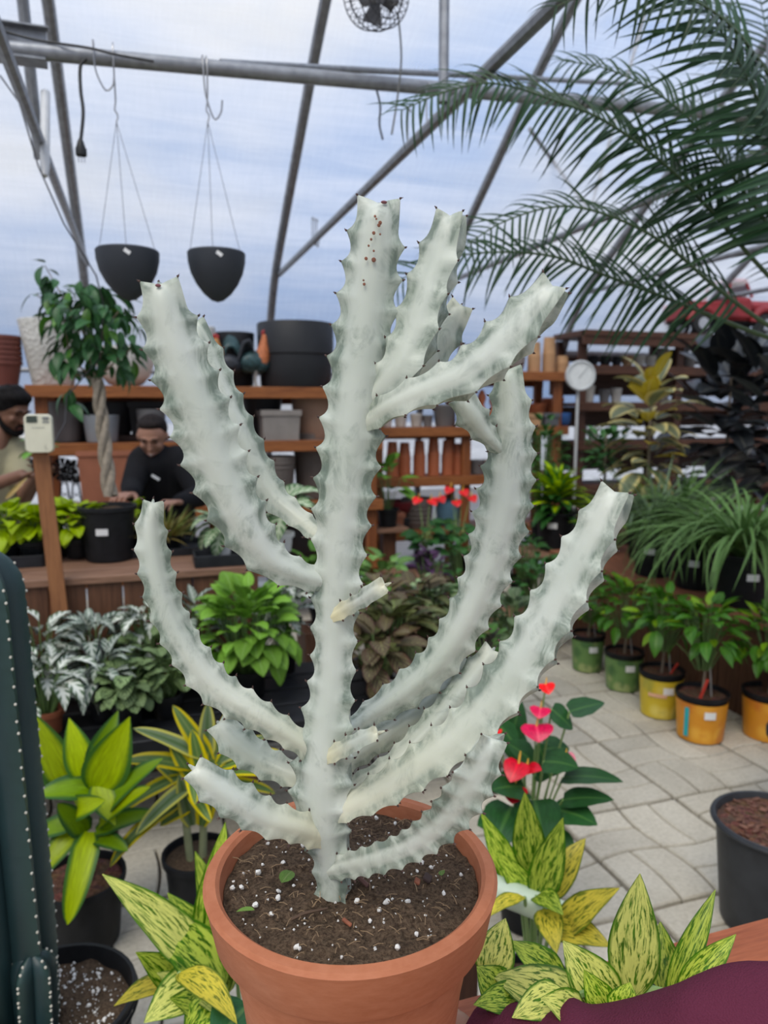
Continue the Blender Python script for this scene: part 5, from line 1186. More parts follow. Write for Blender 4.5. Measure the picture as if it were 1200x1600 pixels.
# metal windmill ornaments under the shelf
m_iron = plain('black_iron', (.012, .012, .013), .5, .2, 20, .6)
for px, py, lb in ((102, 733, 'black metal windmill spinner, the one nearer the stake'), (120, 736, 'black metal windmill spinner, the one nearer the terracotta box')):
    p, k = spot(px, .854, Y1-.19); r = thing('windmill_ornament', lb, 'ornament', p, 0, 'windmill spinners'); c = at(px, py, (p-CAM).dot(FW)); hz = c.z-.854
    for i in range(12):
        a = i*math.pi/6; mb = MB(); s0, s1 = .025, .075
        d = Vector((math.cos(a), 0, math.sin(a))); t_ = Vector((-math.sin(a), 0, math.cos(a)))
        mb.add([d*s0-t_*.006, d*s1-t_*.016+Vector((0, .008, 0)), d*s1+t_*.016-Vector((0, .004, 0)), d*s0+t_*.006, d*s0-t_*.006+Vector((0, .003, 0)), d*s1-t_*.016+Vector((0, .011, 0)), d*s1+t_*.016-Vector((0, .001, 0)), d*s0+t_*.006+Vector((0, .003, 0))], [(0, 1, 2, 3), (7, 6, 5, 4), (0, 4, 5, 1), (1, 5, 6, 2), (2, 6, 7, 3), (3, 7, 4, 0)])
        obj('blade', mb, m_iron, r, False, (0, 0, hz))
    mb = MB(); mb.ball((0, 0, hz), .022, 10, 6); obj('hub', mb, m_iron, r)
    mb = MB()
    for s_ in (-1, 1):
        for t_ in (-1, 1): mb.tube([(s_*.035, .03+t_*.03, 0), (s_*.008, .03+t_*.006, hz)], .004, 5)
    for f in (.3, .6): mb.tube([(-.035+.027*f, .03, hz*f), (.035-.027*f, .03, hz*(f+.15))], .003, 5); mb.tube([(.035-.027*f, .03, hz*f), (-.035+.027*f, .03, hz*(f+.15))], .003, 5)
    obj('lattice_tower', mb, m_iron, r)

# rooster figurines
def rooster(label, px, wpx, hpx, face, body_c, neck_c, tail_c):
    p, k = spot(px, S1, Y1-.13); h = hpx*k; r = thing('rooster_figurine', label, 'figurine', p, face, 'rooster figurines')
    mk = lambda n, c: plain(n, c, .55, .3, 60)
    mb = MB(); mb.ball((0, 0, h*.42), (h*.26, h*.17, h*.19), 14, 9, Quaternion((0, 1, 0), -.25).to_matrix()); mb.ball((h*.12, 0, h*.40), (h*.17, h*.15, h*.17), 12, 8); obj('body', mb, body_c, r)
    mb = MB(); mb.tube([(h*.12, 0, h*.42), (h*.18, 0, h*.58), (h*.20, 0, h*.72), (h*.21, 0, h*.82)], [h*.16, h*.125, h*.085, h*.06], 12); mb.ball((h*.215, 0, h*.83), (h*.065, h*.055, h*.06), 10, 7); obj('hackle', mb, neck_c, r)
    mb = MB()
    for i, (dx_, dz_) in enumerate(((-.03, .045), (.0, .065), (.03, .07), (.055, .05))): mb.ball((h*(.205+dx_), 0, h*(.86+dz_)), (h*.022, h*.012, h*.045), 6, 5)
    mb.ball((h*.255, 0, h*.775), (h*.025, h*.015, h*.045), 6, 5); obj('comb', mb, mk('comb_red', (.36, .03, .03)), r)
    mb = MB(); mb.tube([(h*.27, 0, h*.83), (h*.33, 0, h*.82)], [h*.022, h*.003], 6); obj('beak', mb, mk('beak_horn', (.35, .22, .06)), r)
    for i in range(7):
        a = -.5+i*.17; mb = MB(); pts = [(-h*.18, a*h*.12, h*.48), (-h*.30, a*h*.2, h*(.66+.05*i*.5)), (-h*.42, a*h*.24, h*(.66+.03*i)), (-h*.48, a*h*.28, h*(.5+.02*i))]
        mb.tube([tuple(q) for q in catmull(pts, 9)], [h*.035, h*.04, h*.04, h*.038, h*.034, h*.03, h*.024, h*.016, h*.006], 6); obj('tail_feather', mb, tail_c, r)
    for s_ in (-1, 1):
        mb = MB(); mb.ball((-h*.02, s_*h*.15, h*.43), (h*.17, h*.035, h*.11), 10, 6); obj('wing', mb, tail_c, r)
        mb = MB(); mb.tube([(h*.05, s_*h*.07, h*.28), (h*.03, s_*h*.07, h*.13), (h*.05, s_*h*.07, .008)], [h*.03, h*.018, h*.016], 6)
        for a in (-.5, 0, .5, 3.14): mb.tube([(h*.05, s_*h*.07, .008), (h*.05+math.cos(a)*h*.1, s_*h*.07+math.sin(a)*h*.1, .005)], [h*.014, h*.006], 5)
        obj('leg', mb, mk('rooster_leg', (.30, .28, .25)), r)
fb = plain('rooster_black', (.025, .028, .035), .5, .5, 60); fo = plain('rooster_gold', (.42, .19, .06), .6, .4, 70); ft = plain('rooster_teal', (.03, .07, .075), .45, .5, 60); fr_ = plain('rooster_orange', (.46, .14, .05), .6, .35, 60)
rooster('speckled rooster figurine with a gold neck on the top shelf', 358, 60, 84, math.pi-.15, fb, fo, fb)
rooster('dark teal rooster figurine with an orange neck beside the charcoal drum planter', 396, 50, 92, -.1, ft, fr_, ft)

# ---- pot shelf
T1, T2, T3, T4 = 1.804, 1.354, .954, .519
m_tanp = plain('tan_stack', (.46, .27, .14), .8, .15, 10); m_white2 = plain('white_small_pot', (.55, .52, .47), .6, .1); m_blue = plain('cobalt_glaze', (.03, .09, .26), .25, .2); m_slate = plain('slate_pot', (.10, .105, .115), .5, .15)
for px, h, n in ((834, 46, 7), (857, 54, 8), (878, 26, 4)): stack('tan_pot', {834: 'tan fibre pot in the first stack right of the cactus arm', 857: 'tan fibre pot in the tallest stack on the pot shelf', 878: 'tan fibre pot in the short stack by the white dial'}[px], px, T1, 5.68, 21, h, m_tanp, n, .82, 'tan fibre pots stack %d' % px)
planter('bowl_planter', 'grey bowl on the pot shelf top behind the upper cactus arm', 745, T1, 5.7, 60, 40, m_taupe, 'round')
planter('bowl_planter', 'dark round pot on the pot shelf top next to the tan stacks', 800, T1, 5.7, 40, 24, m_greyt, 'round')
for px, w_, h_, m_, lb in ((604, 20, 20, m_white2, 'small white pot first in the row right of the trunk'), (626, 22, 24, m_white2, 'small white pot second in the row right of the trunk'), (650, 20, 20, m_white2, 'small white pot third in the row right of the trunk'), (668, 18, 18, m_greyp, 'small grey pot between the white pots and the bowl'), (694, 38, 34, m_greyp, 'grey pot under the upper right cactus arm')):
    planter('small_pot', lb, px, T2, 5.66, w_, h_, m_, 'taper', .75, cat='pot', group='small pots on the pot shelf')
m_vase = plain('terracotta_vase', (.40, .12, .05), .55, .15, 12)
for px, h, lb in ((752, 56, 'terracotta bottle vase beside the small cactus side arm'), (770, 50, 'terracotta bottle vase behind the upright cactus arm'), (738, 46, 'terracotta bottle vase behind the small side arm')):
    p, k = spot(px, T2, 5.64); r = thing('bottle_vase', lb, 'vase', p, 0, 'terracotta bottle vases'); H_ = h*k; q = 9*k
    mb = MB(); mb.lathe([(q*.55, 0), (q*1.0, H_*.12), (q*1.05, H_*.3), (q*.6, H_*.52), (q*.42, H_*.6), (q*.75, H_*.74), (q*.7, H_*.86), (q*.35, H_*.96), (q*.4, H_), (q*.3, H_), (q*.25, H_*.9)], 20); obj('body', mb, m_vase, r)
planter('small_pot', 'round terracotta pot right of the upright cactus arm', 838, T2+.0, 5.75, 34, 34, m_vase, 'taper', .75, cat='pot', group='small pots on the pot shelf')
planter('small_pot', 'terracotta pot with a tag near the white dial', 862, T2, 5.78, 36, 42, m_vase, 'taper', .75, cat='pot', group='small pots on the pot shelf')
planter('small_pot', 'square sand-coloured pot left of the slate pot', 828, T2, 5.6, 26, 20, m_tanp, 'box', .92, cat='pot', group='small pots on the pot shelf')
planter('small_pot', 'slate grey square pot beside the cobalt blue pot', 857, T2, 5.6, 24, 20, m_slate, 'box', .95, cat='pot', group='small pots on the pot shelf')
planter('small_pot', 'cobalt blue glazed pot at the end of the pot shelf', 881, T2, 5.6, 22, 20, m_blue, 'round', .85, cat='pot', group='small pots on the pot shelf')
for i, (px, h, n) in enumerate(((613, 54, 5), (632, 52, 6), (655, 54, 6), (677, 58, 6), (699, 54, 6), (716, 48, 5))):
    stack('terracotta_pot', 'upturned terracotta pot in stack %s from the cactus trunk' % ('one', 'two', 'three', 'four', 'five', 'six')[i], px, T3, 5.66, 20, h, m_vase, n, .72, 'upturned terracotta stack %d' % (i+1))
for px, w_, lb in ((722, 24, 'small pale pot at the right of the terracotta stacks'), (745, 24, 'small grey pot below the small cactus side arm'), (765, 22, 'small pale pot partly behind the upright arm')):
    planter('small_pot', lb, px, T3, 5.66, w_, 22, m_greyp if px == 745 else m_white2, 'taper', .8, cat='pot', group='small pots on the pot shelf')
planter('trough', 'dark red shallow bowl on the lowest pot shelf', 624, T4+.11, 5.72, 52, 22, plain('dark_red_glaze', (.16, .02, .025), .35), 'bowl')
planter('box_planter', 'dark box holding up the red bowl', 622, T4, 5.74, 46, 17, m_blackp, 'box', .95)
planter('box_planter', 'small brown box pot with a pale label on the lowest shelf', 612, T4, 5.56, 32, 30, m_terrap, 'box', .85)
planter('round_planter', 'ribbed brown pot on the lowest pot shelf', 652, T4, 5.7, 50, 46, m_taupe, 'plain', .85, band=(.2, .35, .5, .65, .8))
planter('bowl_planter', 'pale grey planter at the lower left end of the pot shelf', 588, T4, 5.66, 24, 30, m_greyp, 'plain', .85)
planter('trough', 'blue shallow tray behind the anthurium flowers', 700, T4, 5.7, 40, 40, plain('dusty_blue', (.10, .20, .28), .5), 'round')
# ---- back shelf contents
for i, (px, w_, h_, m_, lb) in enumerate(((925, 20, 16, m_blackp, 'small black pot first on the dark shelf past the dial'), (945, 18, 16, m_dgrey, 'small charcoal pot second on the dark shelf past the dial'), (963, 16, 16, m_blackp, 'small black pot third on the dark shelf past the dial'), (980, 18, 17, m_tanp, 'small tan pot on the dark shelf'), (999, 18, 18, m_white2, 'small white pot on the dark shelf next to the tan one'), (1016, 18, 18, m_white2, 'small white pot on the dark shelf, second of the white pair'), (1034, 18, 30, m_greyt, 'tall taupe pot on the dark shelf'), (1054, 20, 28, m_dgrey, 'charcoal pot beside the tall taupe pot'), (1076, 20, 20, m_greyt, 'taupe pot on the dark shelf behind the palm frond'))):
    planter('small_pot', lb, px, 1.864, 5.62, w_, h_, m_, 'taper', .8, cat='pot', group='pots on the dark shelf')
for px, w_, h_, m_, lb in ((918, 22, 26, m_white2, 'white pot under the white dial on the dark shelf'), (944, 18, 20, m_greyp, 'grey pot on the second dark shelf board'), (962, 18, 22, m_white2, 'white pot on the second dark shelf board'), (1035, 20, 22, m_greyt, 'taupe pot behind the yellow rubber leaf')):
    planter('small_pot', lb, px, 1.554, 5.62, w_, h_, m_, 'taper', .8, cat='pot', group='pots on the dark shelf')
for px, w_, h_, m_, lb in ((908, 18, 24, m_taupe, 'taupe pot low on the dark shelf'), (926, 18, 18, m_white2, 'small white pot low on the dark shelf beside the taupe one')):
    planter('small_pot', lb, px, 1.224, 5.62, w_, h_, m_, 'taper', .8, cat='pot', group='pots on the dark shelf')

# white dial on a pole
c = onY(906, 587, 5.2); k = (c-CAM).dot(FW)/F_PX; dl = thing('dial_thermometer', 'round white dial thermometer on a thin pole between the shelves', 'dial', (c.x, 5.2, 0))
rot = Matrix.Rotation(R(90), 4, 'X') @ Matrix.Identity(4); rr = 23.5*k
mb = MB(); mb.lathe([(rr, 0), (rr, .03), (rr*.97, .036), (rr*.88, .037), (rr*.86, .028)], 40, closed_ends=True); o = obj('case', mb, plain('dial_grey', (.50, .52, .53), .4, .06), dl, True, (0, 0, c.z)); o.rotation_euler = (R(90), 0, R(-14))
mb = MB(); mb.lathe([(rr*.86, .026), (rr*.86, .0285), (0.0001, .0285)], 40); o2 = obj('face', mb, plain('dial_white', (.66, .68, .68), .5, .06, 30), o)
mb = MB()
for i in range(24):
    a = R(-130+i*11.3); q = Vector((math.sin(a), math.cos(a), 0)); mb.box(q*rr*.76+Vector((0, 0, .029)), (.004, rr*.08, .001), Matrix.Rotation(-a, 3, 'Z'))
obj('scale_marks', mb, plain('dial_print', (.25, .26, .27), .6), o, False); o.children[-1]['kind'] = 'stuff'
mb = MB(); mb.box((rr*.15, rr*.2, .031), (.004, rr*.9, .001), Matrix.Rotation(-.65, 3, 'Z')); obj('needle', mb, plain('dial_print', (.25, .26, .27), .6), o, False)
mb = MB(); mb.tube([(.0, .02, 0), (.0, .02, c.z)], .012, 8); mb.lathe([(.12, 0), (.12, .015), (.02, .02)], 24, (0, .02, 0)); obj('pole', mb, plain('dial_grey', (.50, .52, .53), .4, .06), dl)

# ================================================================ RED TOY TRUCK ON THE DARK SHELF
p, k = spot(1128, 2.147, 5.62); K = 172*k; tr = thing('toy_truck', 'red metal toy pickup truck on top of the dark shelf', 'toy truck', p, R(-6))
m_tred = plain('truck_red', (.27, .025, .03), .5, .2, 14); m_tyre = plain('truck_tyre', (.015, .015, .016), .7); m_glass = plain('truck_window', (.55, .6, .66), .2, .05); m_chrome = plain('truck_chrome', (.5, .5, .52), .3, .1, 20, .8)
s = K/1.0; wz = .09*s
def tbox(name, c, sz, mat, bev=.012, par=tr): mb = MB(); mb.box((c[0]*s, c[1]*s, c[2]*s), (sz[0]*s, sz[1]*s, sz[2]*s), None, bev*s); return obj(name, mb, mat, par, False)
tbox('bed_side', (-.30, -.16, .215), (.42, .03, .15), m_tred); tbox('bed_side', (-.30, .16, .215), (.42, .03, .15), m_tred); tbox('tailgate', (-.50, 0, .21), (.025, .33, .14), m_tred); tbox('bed_floor', (-.30, 0, .15), (.42, .33, .03), m_tred)
tbox('chassis', (0, 0, .135), (.96, .26, .04), m_tyre, .006)
cab = tbox('cab', (.04, 0, .235), (.26, .36, .20), m_tred, .03)
mb = MB(); vs = []
for (x0, x1, hw, z) in ((-.08, .15, .175, .33), (-.06, .10, .15, .46)): vs += [(x0*s, -hw*s, z*s), (x1*s, -hw*s, z*s), (x1*s, hw*s, z*s), (x0*s, hw*s, z*s)]
for i in range(4):
    a, b = Vector(vs[i]), Vector(vs[4+i]); mb.tube([a, b], .014*s, 6)
obj('roof_pillars', mb, m_tred, tr)
tbox('roof', (.02, 0, .475), (.20, .32, .035), m_tred, .015); tbox('windscreen', (.125, 0, .395), (.008, .27, .12), m_glass, .002); tbox('rear_window', (-.07, 0, .395), (.008, .27, .12), m_glass, .002)
hood = tbox('hood', (.30, 0, .255), (.28, .26, .12), m_tred, .04); tbox('grille', (.445, 0, .23), (.015, .2, .11), m_chrome, .006); tbox('bumper', (.475, 0, .13), (.025, .36, .035), m_chrome, .01)
for x in (-.33, .30):
    for y in (-1, 1):
        mb = MB(); mb.lathe([(.055*s, -.03*s), (.092*s, -.028*s), (.098*s, -.015*s), (.098*s, .015*s), (.092*s, .028*s), (.055*s, .03*s)], 24); o = obj('wheel', mb, m_tyre, tr, True, (x*s, y*.165*s, .098*s)); o.rotation_euler = (R(90), 0, 0)
        mb = MB(); mb.lathe([(.05*s, -.033*s), (.05*s, .033*s)], 16); obj('hubcap', mb, m_chrome, o)
        mb = MB(); mb.tube([(x*s+math.cos(a)*.125*s, y*.17*s, .11*s+math.sin(a)*.125*s) for a in np.linspace(.1, math.pi-.1, 12)], .032*s, 8); obj('fender', mb, m_tred, tr)
for y in (-.09, .09): mb = MB(); mb.ball((.45*s, y*s, .27*s), .025*s, 10, 6); obj('headlamp', mb, m_chrome, tr)
# ================================================================ HANGING THINGS
PY_, PZ_ = 2.75, 2.648
m_hpot = plain('hanging_bowl', (.028, .033, .042), .6, .12, 6); m_wire = plain('thin_wire', (.32, .32, .33), .4, .1, 20, .8)
def hanging(label, px, hookx, ytop, ybot, wpx):
    k = (onY(px, 430, PY_)-CAM).dot(FW)/F_PX; c = onY(px, ytop, PY_); r1 = wpx*k/2; h = (ybot-ytop)*k
    r = thing('hanging_bowl', label, 'hanging pot', (c.x, PY_, c.z-h), 0, 'hanging bowls')
    pr = [(.0005, 0), (r1*.22, h*.04), (r1*.48, h*.17), (r1*.72, h*.36), (r1*.9, h*.58), (r1*.985, h*.80), (r1, h*.97), (r1-.004, h), (r1-.010, h), (r1-.012, h*.95), (r1*.85, h*.55), (r1*.4, h*.2)]
    mb = MB(); mb.lathe(pr, 48); obj('bowl', mb, m_hpot, r)
    top = Vector((onY(hookx, 170, PY_).x-c.x, 0, onY(hookx, 190, PY_).z-(c.z-h)))
    mb = MB()
    for a in (2.75, .35, 1.6): mb.tube([(r1*.96*math.cos(a), r1*.96*math.sin(a), h-.003), top], .0011, 5)
    obj('wires', mb, m_wire, r)
    pipe_z = PZ_-(c.z-h); mb = MB()
    path = [(top.x, 0, top.z+.0), (top.x+.006, 0, top.z+.02), (top.x-.004, 0, top.z+.035), (top.x, 0, top.z+.06), (top.x, -.03, pipe_z-.06), (top.x, -.033, pipe_z+.005), (top.x, -.02, pipe_z+.03), (top.x, .005, pipe_z+.032), (top.x, .03, pipe_z+.01)]
    mb.tube([tuple(q) for q in catmull(path, 24)], .0026, 6); obj('hook', mb, m_wire, r)
    mb = MB(); mb.box((r1*.0, -r1*.985-.001, h*.86), (.022, .003, .012), Matrix.Rotation(.6, 3, 'Y')); obj('clip', mb, m_white, r, False)
hanging('dark hanging bowl on wires, the one above the fig tree', 199, 181, 391, 468, 96)
hanging('dark hanging bowl on wires, the one beside the steel hoop', 338, 324, 394, 470, 89)
def s_hook(label, px, py0, py1, lean=0):
    c = onY(px, py0, PY_); d = onY(px+lean, py1, PY_); L = (c.z-d.z)*1.45
    path = [(0, .03, -.01), (0, .008, .03), (0, -.02, .03), (0, -.032, 0), (.004, -.03, -L*.5), (.02, -.03, -L*.85), (.035, -.03, -L), (.055, -.03, -L*.85), (.06, -.03, -L*.62)]
    mb = MB(); mb.tube([tuple(q) for q in catmull(path, 26)], .003, 6); o = obj('wire_hook', mb, m_wire, None, True, (c.x, PY_, PZ_)); return tag(o, label, 'hook', 'wire hooks')
s_hook('empty wire hook hanging between the black cord and the first bowl hook', 147, 95, 138)
s_hook('wire hook on the carrying pipe beside the second hanging bowl', 316, 100, 158)
def cord(name, label, pts, d, r_, mat, plug=False):
    root = thing(name, label, 'cord', at(*pts[0], d)); P = [at(x, y, d)-root.location for x, y in pts]; mb = MB(); mb.tube([tuple(q) for q in catmull([tuple(q) for q in P], 30)], r_, 8); obj('cord', mb, mat, root)
    if plug:
        e = P[-1]; mb = MB(); mb.tube([e+Vector((0, 0, .01)), e, e-Vector((0, 0, .02)), e-Vector((0, 0, .04))], [.006, .010, .016, .015], 10); mb.box(e-Vector((0, 0, .03)), (.034, .018, .03), None, .005); pg = obj('plug', mb, mat, root)
        for s_ in (-1, 0, 1): mb = MB(); mb.box((e.x+s_*.009, e.y, e.z-.052), (.004, .003, .02)); obj('prong', mb, m_chrome, pg, False)
m_cord = plain('black_cord', (.012, .012, .013), .5)
dP = (onY(150, 95, PY_)-CAM).dot(FW)-.04
cord('power_cord', 'black power cord with plug dangling from the carrying pipe', [(135, 92), (126, 102), (126, 140), (130, 175), (126, 222)], dP, .0055, m_cord, True)
cord('power_cord', 'thin black wire along the top of the carrying pipe', [(0, 48), (60, 63), (140, 75), (180, 85), (240, 96)], dP-.02, .004, m_cord)
dC = (onY(600, 170, PY_)-CAM).dot(FW)
cord('loose_wire', 'short bent wire hanging below the carrying pipe', [(586, 132), (594, 165), (593, 195), (598, 218)], dC, .004, m_cord)
cord('loose_wire', 'grey cord dropping from the caged fan', [(622, 20), (627, 90), (620, 160), (612, 210)], dC-.1, .0035, plain('grey_cord', (.12, .12, .11), .6))
for (x, y, lb) in ((497, 372, 'coil of wire hooks on the sloping tie pipe near the second hoop'), (642, 215, 'wire hook on the tie pipe below the palm tip'), (672, 178, 'upper wire hook on the tie pipe by the palm tip')):
    q = onX(x, y, 1.006); mb = MB()
    for j in range(3 if x == 497 else 1):
        o_ = Vector((0, .06*j, .02*j)); mb.tube([tuple(w) for w in catmull([(0, 0, .09), (.0, .02, .11), (0, .035, .09), (0, .03, -.02), (0, .01, -.05), (0, -.02, -.03), (0, -.02, .0)], 20)] and [tuple(Vector(w)+o_) for w in catmull([(0, 0, .09), (.0, .02, .11), (0, .035, .09), (0, .03, -.02), (0, .01, -.05), (0, -.02, -.03), (0, -.02, .0)], 20)], .003, 5)
    tag(obj('wire_hook', mb, m_wire, None, True, q), lb, 'hook', 'wire hooks')
# white plastic tube strapped to the first hoop strut
mb = MB(); a, b = onX(71, 145, -.30), onX(70, 275, -.30); mb.tube([a, a.lerp(b, .9), b], [.017, .017, .010], 12)
tag(obj('white_tube', mb, plain('white_tube', (.55, .56, .57), .4, .05), None), 'short white plastic tube hanging by the first hoop', 'tube')
# caged fan
c = at(588, -8, 2.5); fan = thing('cage_fan', 'wire-caged fan hanging at the top of the view', 'fan', c); m_cage = plain('fan_wire', (.05, .05, .055), .4, .2, 20, .5)
axis = Vector((.25, -.75, -.25)).normalized(); Q = axis.to_track_quat('Z', 'Y'); mb = MB()
def cr(r_, z): return [Q @ Vector((r_*math.cos(a), r_*math.sin(a), z)) for a in np.linspace(0, 6.283, 33)]
for r_, z in ((.10, .05), (.10, -.05), (.105, 0), (.07, .06), (.04, .066), (.07, -.06)): mb.tube(cr(r_, z), .0022, 5, False)
for i in range(28):
    a = i*6.283/28; mb.tube([Q @ Vector((r_*math.cos(a), r_*math.sin(a), z)) for r_, z in ((.02, .066), (.07, .06), (.10, .05), (.105, 0), (.10, -.05), (.05, -.064))], .0014, 4, False)
obj('cage', mb, m_cage, fan); 
for i in range(4):
    a = i*1.571; mb = MB(); q = [Vector((.015*math.cos(a-.3), .015*math.sin(a-.3), -.012)), Vector((.088*math.cos(a-.35), .088*math.sin(a-.35), -.02)), Vector((.092*math.cos(a+.3), .092*math.sin(a+.3), .02)), Vector((.015*math.cos(a+.6), .015*math.sin(a+.6), .012))]
    up_ = Vector((0, 0, .003)); vs = [Q @ v for v in q]+[Q @ (v+up_) for v in q]; mb.add(vs, [(3, 2, 1, 0), (4, 5, 6, 7), (0, 1, 5, 4), (1, 2, 6, 5), (2, 3, 7, 6), (3, 0, 4, 7)]); obj('blade', mb, plain('fan_blade', (.10, .10, .11), .4), fan, False)
mb = MB(); mb.tube([Q @ Vector((0, 0, -.07)), Q @ Vector((0, 0, .02))], [.03, .026], 14); mb.box((.06, 0, .0), (.04, .03, .04), None, .004); obj('motor', mb, plain('fan_motor', (.2, .2, .21), .5), fan)
mb = MB(); mb.tube([(0, .02, .06), (0, .03, .45), (0, .04, 1.9-.0)], .005, 6); obj('hanger', mb, m_galv, fan)

# ================================================================ PALM
m_palm = leaf_plain('palm_leaflet', (.022, .055, .022), None, (.05, .10, .04), .38, .45, .12); m_rach = plain('palm_rachis', (.05, .085, .03), .5, .2)
PC = at(1345, 575, 2.4); PB = Vector((PC.x, PC.y, 0)); palm = thing('pygmy_palm', 'feathery palm with long arching fronds reaching in from the upper right', 'palm', PB)
nursery_pot(palm, .19, .36); mb = MB(); mb.tube([(0, 0, .3), (.02, 0, .8), (0, 0, PC.z-.0)], [.06, .05, .045], 12); obj('trunk', mb, plain('palm_trunk', (.16, .11, .07), .9, .35, 40, 0, .2, .6), palm)
ms_pl = [leaf_mesh('leaflet', 1.0, w_, m_palm, a, .5, 8, 'grass') for w_, a in ((.055, .5), (.05, .9), (.055, 1.3))]
def frond(nodes, n, Lpx, parts=True, side=1.0, droop=.35):
    """nodes: (px, py, depth) from tip to base"""
    P = [at(x, y, d)-PB for x, y, d in nodes][::-1]; S_ = catmull([tuple(q) for q in P], 40); mb = MB(); mb.tube([tuple(q) for q in S_], [.0075*(1-i/39)+.0015 for i in range(40)], 6); fr = obj('frond', mb, m_rach, palm); jm = MB()
    for i in range(n):
        t = .36+.64*(i/(n-1)); x = t*39; j = min(38, int(x)); q = Vector(S_[j]).lerp(Vector(S_[j+1]), x-j); T = (Vector(S_[min(39, j+1)])-Vector(S_[max(0, j-1)])).normalized()
        sidev = T.cross((Vector((0, 0, .55))-FW*.8).normalized()); sidev = sidev.normalized() if sidev.length > .05 else RT.copy()
        upv = sidev.cross(T); d_ = (q+PB-CAM).dot(FW)
        for sg in (-1, 1):
            Lm = Lpx*d_/F_PX*(math.sin(math.pi*min(1, .18+.72*t))**.6)*U(.85, 1.1)
            dr_ = (T*U(.55, .8)+sidev*sg*side+upv*U(-.05, .25)-Vector((0, 0, U(0, droop)))).normalized()
            y = dr_; z = (upv+T*.2).normalized(); x_ = y.cross(z).normalized(); z = x_.cross(y); M = Matrix((x_, y, z)).transposed()
            me = random.choice(ms_pl)
            if parts:
                o = link('leaflet', me, fr, q); o.rotation_mode = 'QUATERNION'; o.rotation_quaternion = M.to_quaternion(); o.scale = (min(Lm, .3),)*3 if False else (Lm*1.0, Lm, Lm)
            else:
                vs = [M @ (v.co*Lm)+q for v in me.vertices]; at2 = [tuple(a_.vector) for a_ in me.attributes['lf'].data]; jm.add(vs, [tuple(pg.vertices) for pg in me.polygons], at2)
    if not parts: tag(obj('leaflets', jm, m_palm, fr), kind='stuff')
frond([(628, 172, 2.0), (700, 142, 2.02), (770, 130, 2.05), (860, 155, 2.1), (950, 192, 2.15), (1060, 277, 2.2), (1200, 430, 2.3), (1345, 575, 2.4)], 62, 150)
frond([(612, 450, 2.25), (660, 415, 2.25), (725, 398, 2.25), (800, 394, 2.25), (870, 402, 2.26), (950, 432, 2.28), (1040, 465, 2.32), (1180, 520, 2.36), (1345, 575, 2.4)], 46, 125)
frond([(725, 385, 2.05), (790, 345, 2.06), (880, 322, 2.08), (960, 340, 2.1), (1040, 382, 2.15), (1120, 450, 2.2), (1220, 520, 2.3), (1345, 575, 2.4)], 42, 125)
frond([(1040, -160, 1.75), (1075, -60, 1.8), (1105, 10, 1.85), (1150, 90, 1.9), (1200, 190, 1.98), (1260, 330, 2.1), (1345, 575, 2.4)], 42, 240, False, 1.0, .2)
frond([(880, 95, 2.2), (940, 105, 2.2), (1010, 135, 2.2), (1080, 190, 2.22), (1140, 270, 2.25), (1220, 380, 2.3), (1345, 575, 2.4)], 48, 150, False)
frond([(870, 10, 1.7), (950, -20, 1.7), (1060, -10, 1.75), (1160, 60, 1.85), (1250, 220, 2.05), (1345, 575, 2.4)], 42, 160, False)
frond([(1000, 300, 2.6), (1060, 290, 2.6), (1120, 300, 2.55), (1180, 340, 2.5), (1250, 430, 2.45), (1345, 575, 2.4)], 26, 80, False)
frond([(1180, -40, 2.9), (1200, 60, 2.85), (1230, 200, 2.7), (1280, 380, 2.5), (1345, 575, 2.4)], 34, 170, False)
frond([(1500, 200, 2.4), (1480, 300, 2.4), (1430, 420, 2.4), (1345, 575, 2.4)], 20, 150, False)
frond([(1560, 480, 2.6), (1480, 450, 2.5), (1420, 490, 2.45), (1345, 575, 2.4)], 20, 150, False)

# ================================================================ PEOPLE
def capsule(mb, a, b, ra, rb, n=14):
    a, b = Vector(a), Vector(b); mb.tube([a, a.lerp(b, .33), a.lerp(b, .66), b], [ra, ra+(rb-ra)*.33, ra+(rb-ra)*.66, rb], n); mb.ball(a, ra*.995, n, 9); mb.ball(b, rb*.995, n, 9)
def remesh(name, mb, mat, parent, vox, smooth=4, loc=None, label=None):
    o = obj(name, mb, mat, parent, True, loc); m = o.modifiers.new('fuse', 'REMESH'); m.mode = 'VOXEL'; m.voxel_size = vox; m.use_smooth_shade = True
    s_ = o.modifiers.new('soft', 'SMOOTH'); s_.iterations = smooth; s_.factor = .5
    if label: o['label'] = label
    return o
def skin_mat(name, c):
    t = NT(name); g = t.n('ShaderNodeTexCoord').outputs['Object']; t.col(t.ramp(t.noise(14, 3, .5, g), (.3, tuple(x*.88 for x in c)), (.7, tuple(min(1, x*1.1) for x in c))), .5, .35); t.b.inputs['Subsurface Weight'].default_value = .1; t.b.inputs['Subsurface Radius'].default_value = (.02, .008, .005); t.b.inputs['Subsurface Scale'].default_value = .3; return t.m
m_skin1 = skin_mat('skin_warm_brown', (.20, .098, .062)); m_skin2 = skin_mat('skin_tan', (.36, .185, .125)); m_skin3 = skin_mat('skin_light', (.50, .29, .21))
def cloth_mat(name, c, sc=240, knit=.25):
    t = NT(name); g = t.n('ShaderNodeTexCoord').outputs['Object']; f = t.n('ShaderNodeTexVoronoi', {'Vector': g, 'Scale': float(sc)*1.2}).outputs['Distance']
    n_ = t.noise(5, 3, .5, g); t.col(t.mix(t.math('MULTIPLY', f, .3), t.ramp(n_, (.3, tuple(x*.85 for x in c)), (.7, tuple(min(1, x*1.12) for x in c))), tuple(x*.6 for x in c)), .9, .15); t.bump(f, knit, .002); return t.m
